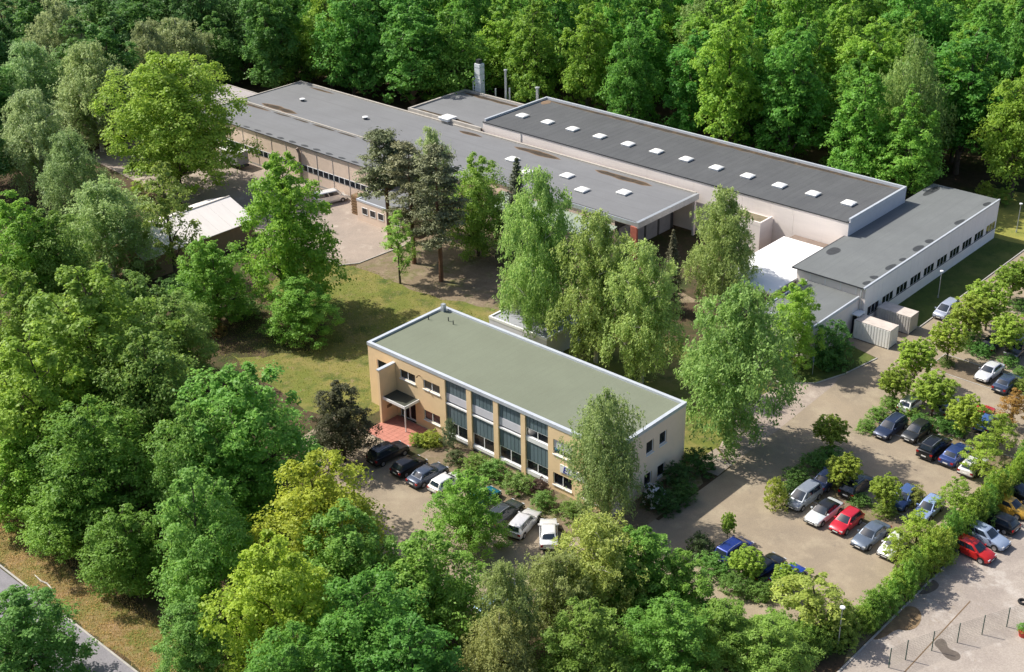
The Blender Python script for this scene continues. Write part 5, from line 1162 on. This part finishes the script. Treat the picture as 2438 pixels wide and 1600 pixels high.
    ms['hl'] = [lampm(xf-.22, xf-.02, s*(wl_-.34), s*(wl_-.04), zf-.17, zf-.045, M_LAMP, 'headlight') for s in (-1, 1)]
    ms['tl'] = [lampm(xr-.005, xr+.12, s*(wr2-.26), s*(wr2-.0), zr2-.26, zr2-.06, M_TAIL, 'tail_light') for s in (-1, 1)]
    ms['gr'] = lampm(xf-.04, xf+.012, -.42, .42, .42, .54, M_TRIM, 'grille'); ms['pl'] = [lampm(xf+.0, xf+.02, -.26, .26, .36, .46, M_PLATE, 'number_plate'), lampm(xr-.03, xr-.006, -.26, .26, .50, .61, M_PLATE, 'number_plate')]
    ms['mi'] = [MB().box(fb-.32, fb-.18, s*(w1+.02), s*(w1+.2), bz+.0, bz+.13).mesh('mirror', M_PAINT) for s in (-1, 1)]
    ms['bump'] = [lampm(xf-.16, xf+.03, -wl_*.98, wl_*.98, .27, .36, M_TRIM, 'bumper'), lampm(xr-.03, xr+.12, -wr2*.98, wr2*.98, .28, .40, M_TRIM, 'bumper')]
    ms['arch'] = MB().tube([(0, -.012, 0), (0, .012, 0)], [.37, .37], 18).mesh('wheel_arch', M_TRIM)
    ms['axles'] = (stn[2][0]+.62 if kind != 'van' else -1.5, stn[-2][0]-.62 if kind != 'van' else 1.6); ms['W'] = Wc; ms['rails'] = kind in ('estate', 'offroad', 'carrier')
    ms['rail'] = MB().tube([(rr+.1, 0, rz-.02), ((rr+fr)/2, 0, rz+.06), (fr-.05, 0, rz-.02)], [.02, .022, .02], 6).mesh('roof_rail', M_STEEL); ms['w2'] = w2
    return ms
CARM = {}
def car(kind, loc, rz, col, label, group=None, roofcol=None, name=None):
    if kind not in CARM: CARM[kind] = car_parts(kind)
    ms = CARM[kind]
    t = thing(name or dict(saloon='saloon_car', estate='estate_car', hatch='hatchback_car', carrier='people_carrier', offroad='off_road_car', van='delivery_van')[kind], label, 'van' if kind == 'van' else 'car', (loc[0], loc[1], GZ+0.016), rz, group)
    c4 = (*col, 1)
    o = link('body', ms['body'], t); o.color = c4
    o = link('roof_shell', ms['roof_shell'], t); o.color = (*(roofcol or col), 1)
    link('windscreen', ms['windscreen'], t); link('rear_window', ms['rear_window'], t)
    for s in ms['side']: link('side_window', s, t)
    for x in ms['axles']:
        for s in (-1, 1):
            w = link('wheel', ms['tyre'], t); w.location = (x, s*(ms['W']-.085), .315); link('rim', ms['rim'], w)
            a = link('wheel_arch', ms['arch'], t); a.location = (x, s*(ms['W']-.008), .34)
    for k in ('hl', 'tl', 'pl', 'mi', 'bump'):
        for m in ms[k]: 
            o = link(m.name.split('.')[0], m, t); o.color = c4
    link('grille', ms['gr'], t)
    if ms['rails'] and sum(col) < 0.5:
        for s in (-1, 1): r = link('roof_rail', ms['rail'], t); r.location = (0, s*(ms['w2']-.12), 0)
    return t
N_, S_, E_, W_ = math.pi/2, -math.pi/2, 0.0, math.pi
BLK = (0.012, 0.013, 0.015); DBL = (0.014, 0.026, 0.07); GRB = (0.10, 0.13, 0.19); SIL = (0.52, 0.54, 0.57); WHT = (0.80, 0.80, 0.80); RED = (0.55, 0.018, 0.025); BLU = (0.022, 0.055, 0.30)
CARS = [
    # in front of the office, noses to the facade
    ('offroad', 902, 1054, N_-.06, (0.022, 0.026, 0.033), 'black off-roader parked first beside the red entrance paving'),
    ('hatch', 951, 1082, N_-.04, (0.014, 0.015, 0.018), 'black hatchback second from the entrance paving'),
    ('saloon', 994, 1103, N_-.02, (0.055, 0.075, 0.115), 'dark slate-blue saloon third from the entrance paving'),
    ('hatch', 1038, 1122, N_-.02, WHT, 'white hatchback half hidden under the light green tree'),
    ('hatch', 1122, 1156, N_-.02, (0.0, 0.17, 0.28), 'teal hatchback under the light green tree'),
    ('estate', 1172, 1192, N_+.08, (0.05, 0.06, 0.065), 'dark grey estate car beside the silver-white estate'),
    ('estate', 1217, 1216, N_+.24, (0.70, 0.69, 0.70), 'silver-white estate car in front of the office'),
    ('saloon', 1275, 1240, N_+.72, WHT, 'white saloon parked askew by the slender office birch'),
    ('hatch', 1150, 1402, N_, (0.30, 0.47, 0.68), 'light blue car glimpsed below the narrow olive birch'),
    ('hatch', 1172, 1378, N_, (0.03, 0.04, 0.06), 'dark car glimpsed behind the light blue one'),
    # lower row of the lot
    ('carrier', 1868, 1156, S_-.05, (0.28, 0.31, 0.35), 'grey people carrier beside the upright yellow bush'),
    ('saloon', 1915, 1190, S_-.05, (0.74, 0.78, 0.78), 'white soft-top car with black roof'),
    ('hatch', 1967, 1212, S_-.04, (0.62, 0.02, 0.04), 'bright red hatchback in the lower row of the lot'),
    ('saloon', 2024, 1244, S_-.06, (0.13, 0.165, 0.22), 'grey-blue saloon at the end of the lower row'),
    ('hatch', 2078, 1268, S_, WHT, 'white car almost hidden by the yard hedge'),
    ('saloon', 1925, 1112, N_, (0.03, 0.05, 0.12), 'dark blue saloon under the round tree behind the grey people carrier'),
    ('estate', 1992, 1128, N_, (0.018, 0.022, 0.028), 'black estate car behind the red hatchback'),
    ('hatch', 2102, 1158, S_, (0.07, 0.13, 0.30), 'blue hatchback between the loose round tree and the hedge'),
    ('hatch', 2158, 1182, S_, (0.30, 0.40, 0.66), 'light blue car hidden in the hedge'),
    # middle rows
    ('estate', 2070, 993, S_-.04, (0.025, 0.04, 0.085), 'dark blue estate car with roof rails by the low hedge'),
    ('hatch', 2130, 1003, S_-.04, (0.028, 0.032, 0.034), 'dark grey-green hatchback right of the dark blue estate'),
    ('offroad', 2172, 1040, N_-.04, (0.012, 0.013, 0.016), 'black off-roader in the middle row of the lot'),
    ('saloon', 2222, 1056, N_-.04, (0.03, 0.06, 0.20), 'blue saloon at the end of the middle row'),
    ('hatch', 2262, 1082, N_, WHT, 'white car peeping from the yard hedge beside the blue saloon'),
    ('hatch', 2118, 938, N_, WHT, 'white hatchback under the wide round tree'),
    ('estate', 2203, 944, N_, (0.20, 0.21, 0.24), 'grey estate car beneath the wide round tree'),
    ('hatch', 2282, 962, N_, (0.68, 0.03, 0.03), 'red hatchback half behind a round tree'),
    ('hatch', 2296, 982, N_, (0.06, 0.14, 0.38), 'small blue car next to the half-hidden red hatchback'),
    # upper lot
    ('saloon', 2300, 864, S_-.04, (0.74, 0.75, 0.78), 'silver-white saloon parked in the upper row'),
    ('saloon', 2342, 890, N_-.04, (0.05, 0.075, 0.13), 'small dark blue saloon next to the silver-white one'),
    ('hatch', 2308, 798, N_, (0.018, 0.025, 0.045), 'dark car under the yellowish round tree'),
    ('offroad', 2366, 812, S_, (0.05, 0.055, 0.06), 'charcoal off-roader under the yellowish round tree'),
    ('carrier', 2200, 722, S_-.03, (0.40, 0.44, 0.54), 'silver people carrier beside the grass strip of the wing'),
    # lower edge of the lot
    ('carrier', 1705, 1280, N_-.06, (0.02, 0.045, 0.26), 'deep blue people carrier at the lower edge of the lot'),
    ('saloon', 1778, 1318, N_-.06, (0.016, 0.018, 0.022), 'black saloon between the two blue cars'),
    ('hatch', 1832, 1338, N_-.06, (0.015, 0.06, 0.38), 'bright blue hatchback at the lower edge of the lot'),
    # neighbour's yard
    ('hatch', 2262, 1278, E_-.06, (0.60, 0.022, 0.02), 'red hatchback parked on the concrete yard'),
    ('estate', 2288, 1245, E_-.08, (0.34, 0.42, 0.56), 'silver-blue estate car on the concrete yard'),
    ('hatch', 2318, 1212, W_-.06, (0.014, 0.016, 0.018), 'black hatchback between the estate and the yellow car'),
    ('hatch', 2347, 1178, E_-.06, (0.62, 0.36, 0.05), 'mustard yellow hatchback on the concrete yard'),
    ('saloon', 2358, 1140, E_-.06, (0.012, 0.018, 0.016), 'black saloon above the yellow car'),
    ('saloon', 2374, 1112, E_-.06, (0.014, 0.022, 0.03), 'very dark saloon beneath the hedge trees by the yard'),
    # courtyard
    ('van', 768, 462, N_-.3, (0.80, 0.80, 0.79), 'white van parked in the courtyard beside the pale panelled front'),
]
for kind, px_, py_, rz, col, lab in CARS:
    p = at(px_, py_, GZ+0.55)
    car(kind, (p.x, p.y), rz, col, lab, roofcol=(0.02, 0.02, 0.022) if 'soft-top' in lab else None)

# ------------------------------------------------------------------ small things
def lamp_post(x, y, h, lab, head=0.5):
    t = thing('street_lamp', lab, 'street lamp', (x, y, GZ))
    MB().tube([(0, 0, 0), (0, 0, h*.5), (0, 0, h)], [.07, .055, .04], 10).build('pole', M_STEEL, t, local=True, smooth=True)
    MB().tube([(0, 0, h+.003), (0, 0, h+.05), (0, 0, h+.16), (0, 0, h+.2)], [.1, .22, .22, .1], 14).build('lamp_head', M_PLASTIC, t, local=True, smooth=True)
    MB().tube([(0, 0, 0), (0, 0, .35)], [.11, .1], 10).build('base', M_STEEL, t, local=True, smooth=True)
lamp_post(35.4, 64.8, 3.6, 'lamp post with pale flat head on the grass strip by the wing')
p = at(1946, 1512); lamp_post(p.x, p.y, 4.4, 'lamp post with white head rising out of the yard hedge')
p = at(2362, 540); lamp_post(p.x, p.y, 4.2, 'thin lamp post on the straw grass past the wing')
p = at(1888, 870); t = thing('traffic_sign', 'round blue sign with white arrow on a post by the dark shrub', 'sign', (p.x, p.y, GZ), math.radians(-45))
MB().tube([(0, 0, 0), (0, 0, 2.3)], [.03, .03], 8).build('post', M_STEEL, t, local=True)
MB().tube([(0, -.045, 1.95), (0, -.06, 1.95)], [.36, .36], 24).build('sign_disc', M_SIGNBLUE, t, local=True)
MB().poly([(-.05, -.066, 1.72), (.05, -.066, 1.72), (.05, -.066, 2.0), (.15, -.066, 2.0), (0, -.066, 2.2), (-.15, -.066, 2.0), (-.05, -.066, 2.0)], [(0, 1, 2, 6), (3, 4, 5)]).build('arrow', M_PLASTIC, t, local=True)
# fence on the yard
fn = thing('wire_fence', 'green post and wire mesh fence crossing the concrete yard', 'fence', (66, 3, GZ))
FP = [(64.05, -1.9), (64.62, -.13), (65.72, 2.29), (66.85, 4.61), (67.95, 6.92), (69.08, 9.22), (70.2, 11.5)]
for i, (x, y) in enumerate(FP):
    MB().tube([(x, y, GZ), (x, y, GZ+2.05)], [.045, .045], 8).build('fence_post', M_FENCE, fn)
    if i+1 < len(FP):
        x2, y2 = FP[i+1]; mb = MB()
        for k in range(11):
            z = GZ+.1+k*.19; mb.tube([(x, y, z), (x2, y2, z)], [.006, .006], 4, cap=False)
        nv = 16
        for k in range(1, nv):
            q = Vector((x, y, 0)).lerp(Vector((x2, y2, 0)), k/nv); mb.tube([(q.x, q.y, GZ+.05), (q.x, q.y, GZ+2.0)], [.005, .005], 4, cap=False)
        stuff(mb.build('wire_mesh', M_FENCE, fn))
# concrete joint, stains, fallen branch, tyre, pot on the yard
box_ = box('drain_joint', 65.22, 65.32, -14, 10.4, GZ+.0, GZ+.022, mat('joint_tar', (0.17, 0.11, 0.06), 0.9)); struct(box_)
def stain(name, pts, m, z=GZ+.02):
    return sheet(name, blob(pts, 3), z, m)
stain('damp_stain', [(60.9, 10.9), (61.6, 11.2), (62.3, 10.8), (62.3, 9.6), (61.7, 8.4), (60.8, 8.4), (60.5, 9.6)], mat('stain_dark', (0.14, 0.115, 0.095), 0.8, 0.2))
stain('sand_stain', [(61.2, 3.0), (61.0, 4.6), (61.4, 6.3), (62.2, 6.7), (63.1, 5.9), (63.5, 4.2), (63.0, 3.2), (62.2, 2.9), (62.0, 1.2), (61.4, 0.2), (61.1, 1.2)], mat('stain_sand', (0.24, 0.165, 0.09), 0.9, 0.3, 1.2))
stain('damp_stain', [(65.35, 3.2), (65.5, 4.3), (66.1, 4.2), (66.6, 3.4), (67.5, 3.6), (68.0, 3.0), (67.7, 2.2), (66.8, 2.3), (66.2, 2.8)], mat('stain_dark', (0.14, 0.115, 0.095)))
p = at(2270*1.0+15, 1462); 
t = thing('old_tyre', 'old tyre lying flat on the concrete yard', 'tyre', (68.75, 13.2, GZ+.014)); mb = MB(); pts = []; fs = []
for i in range(20):
    for j in range(8):
        a, b = i/20*6.2832, j/8*6.2832; r = .32+.11*math.cos(b); pts.append((math.cos(a)*r, math.sin(a)*r, .11+.1*math.sin(b)))
for i in range(20):
    for j in range(8): fs.append((i*8+j, ((i+1) % 20)*8+j, ((i+1) % 20)*8+(j+1) % 8, i*8+(j+1) % 8))
mb.poly(pts, fs); mb.build('tread', M_TYRE, t, local=True, smooth=True)
t = thing('plant_tub', 'red tub with a green plant at the edge of the yard', 'plant pot', (70.6, 9.0, GZ)); MB().tube([(0, 0, .014), (0, 0, .5), (0, 0, .56)], [.34, .44, .46], 14).build('tub', M_REDPOT, t, local=True, smooth=True)
c = link('plant', PROTO['shrub'][0]['crown'], t); c.scale = (.36, .36, .36); c.location = (0, 0, .5); c.color = (0.08, 0.18, 0.03, 1)
a_, b_ = at(81, 1338), at(121, 1370)
br = MB().tube([a_+Vector((0, 0, .1)), a_.lerp(b_, .35)+Vector((.25, -.1, .12)), a_.lerp(b_, .7)+Vector((-.1, .1, .1)), b_+Vector((0, 0, .06))], [.03, .07, .08, .05], 7)
tag(br.build('fallen_branch', M_BIRCHBARK, smooth=True), 'pale fallen branch lying on the dry verge', 'branch')
# courtyard clutter
t = thing('box_trailer', 'grey box trailer with white roof by the far wall of the courtyard', 'trailer', (-73.4, 37.6, GZ))
box('box_body', -75.6, -71.2, 36.5, 38.7, GZ+.75, GZ+2.75, M_GREYPANEL, t); box('roof', -75.7, -71.1, 36.4, 38.8, GZ+2.753, GZ+2.9, M_WHITE, t); box('chassis', -75.3, -70.6, 36.9, 38.3, GZ+.5, GZ+.745, M_DKMETAL, t)
for x in (-74.2, -72.6):
    for y in (36.75, 38.45): MB().tube([(x, y-.12, GZ+.36), (x, y+.12, GZ+.36)], [.36, .36], 16).build('wheel', M_TYRE, t, smooth=True)
t = thing('pallet_stack', 'tall brown stack of wooden crates at the corner of the cream annex', 'crate stack', (-42.6, 36.6, GZ))
for k in range(7):
    z = GZ+.01+k*.42; dx = rnd.uniform(-.06, .06)
    box('crate', -43.4+dx, -41.9+dx, 36.0, 37.3, z, z+.30, M_TIMBER, t); box('skid', -43.3+dx, -42.0+dx, 36.1, 37.2, z+.303, z+.417, M_TIMBER, t)
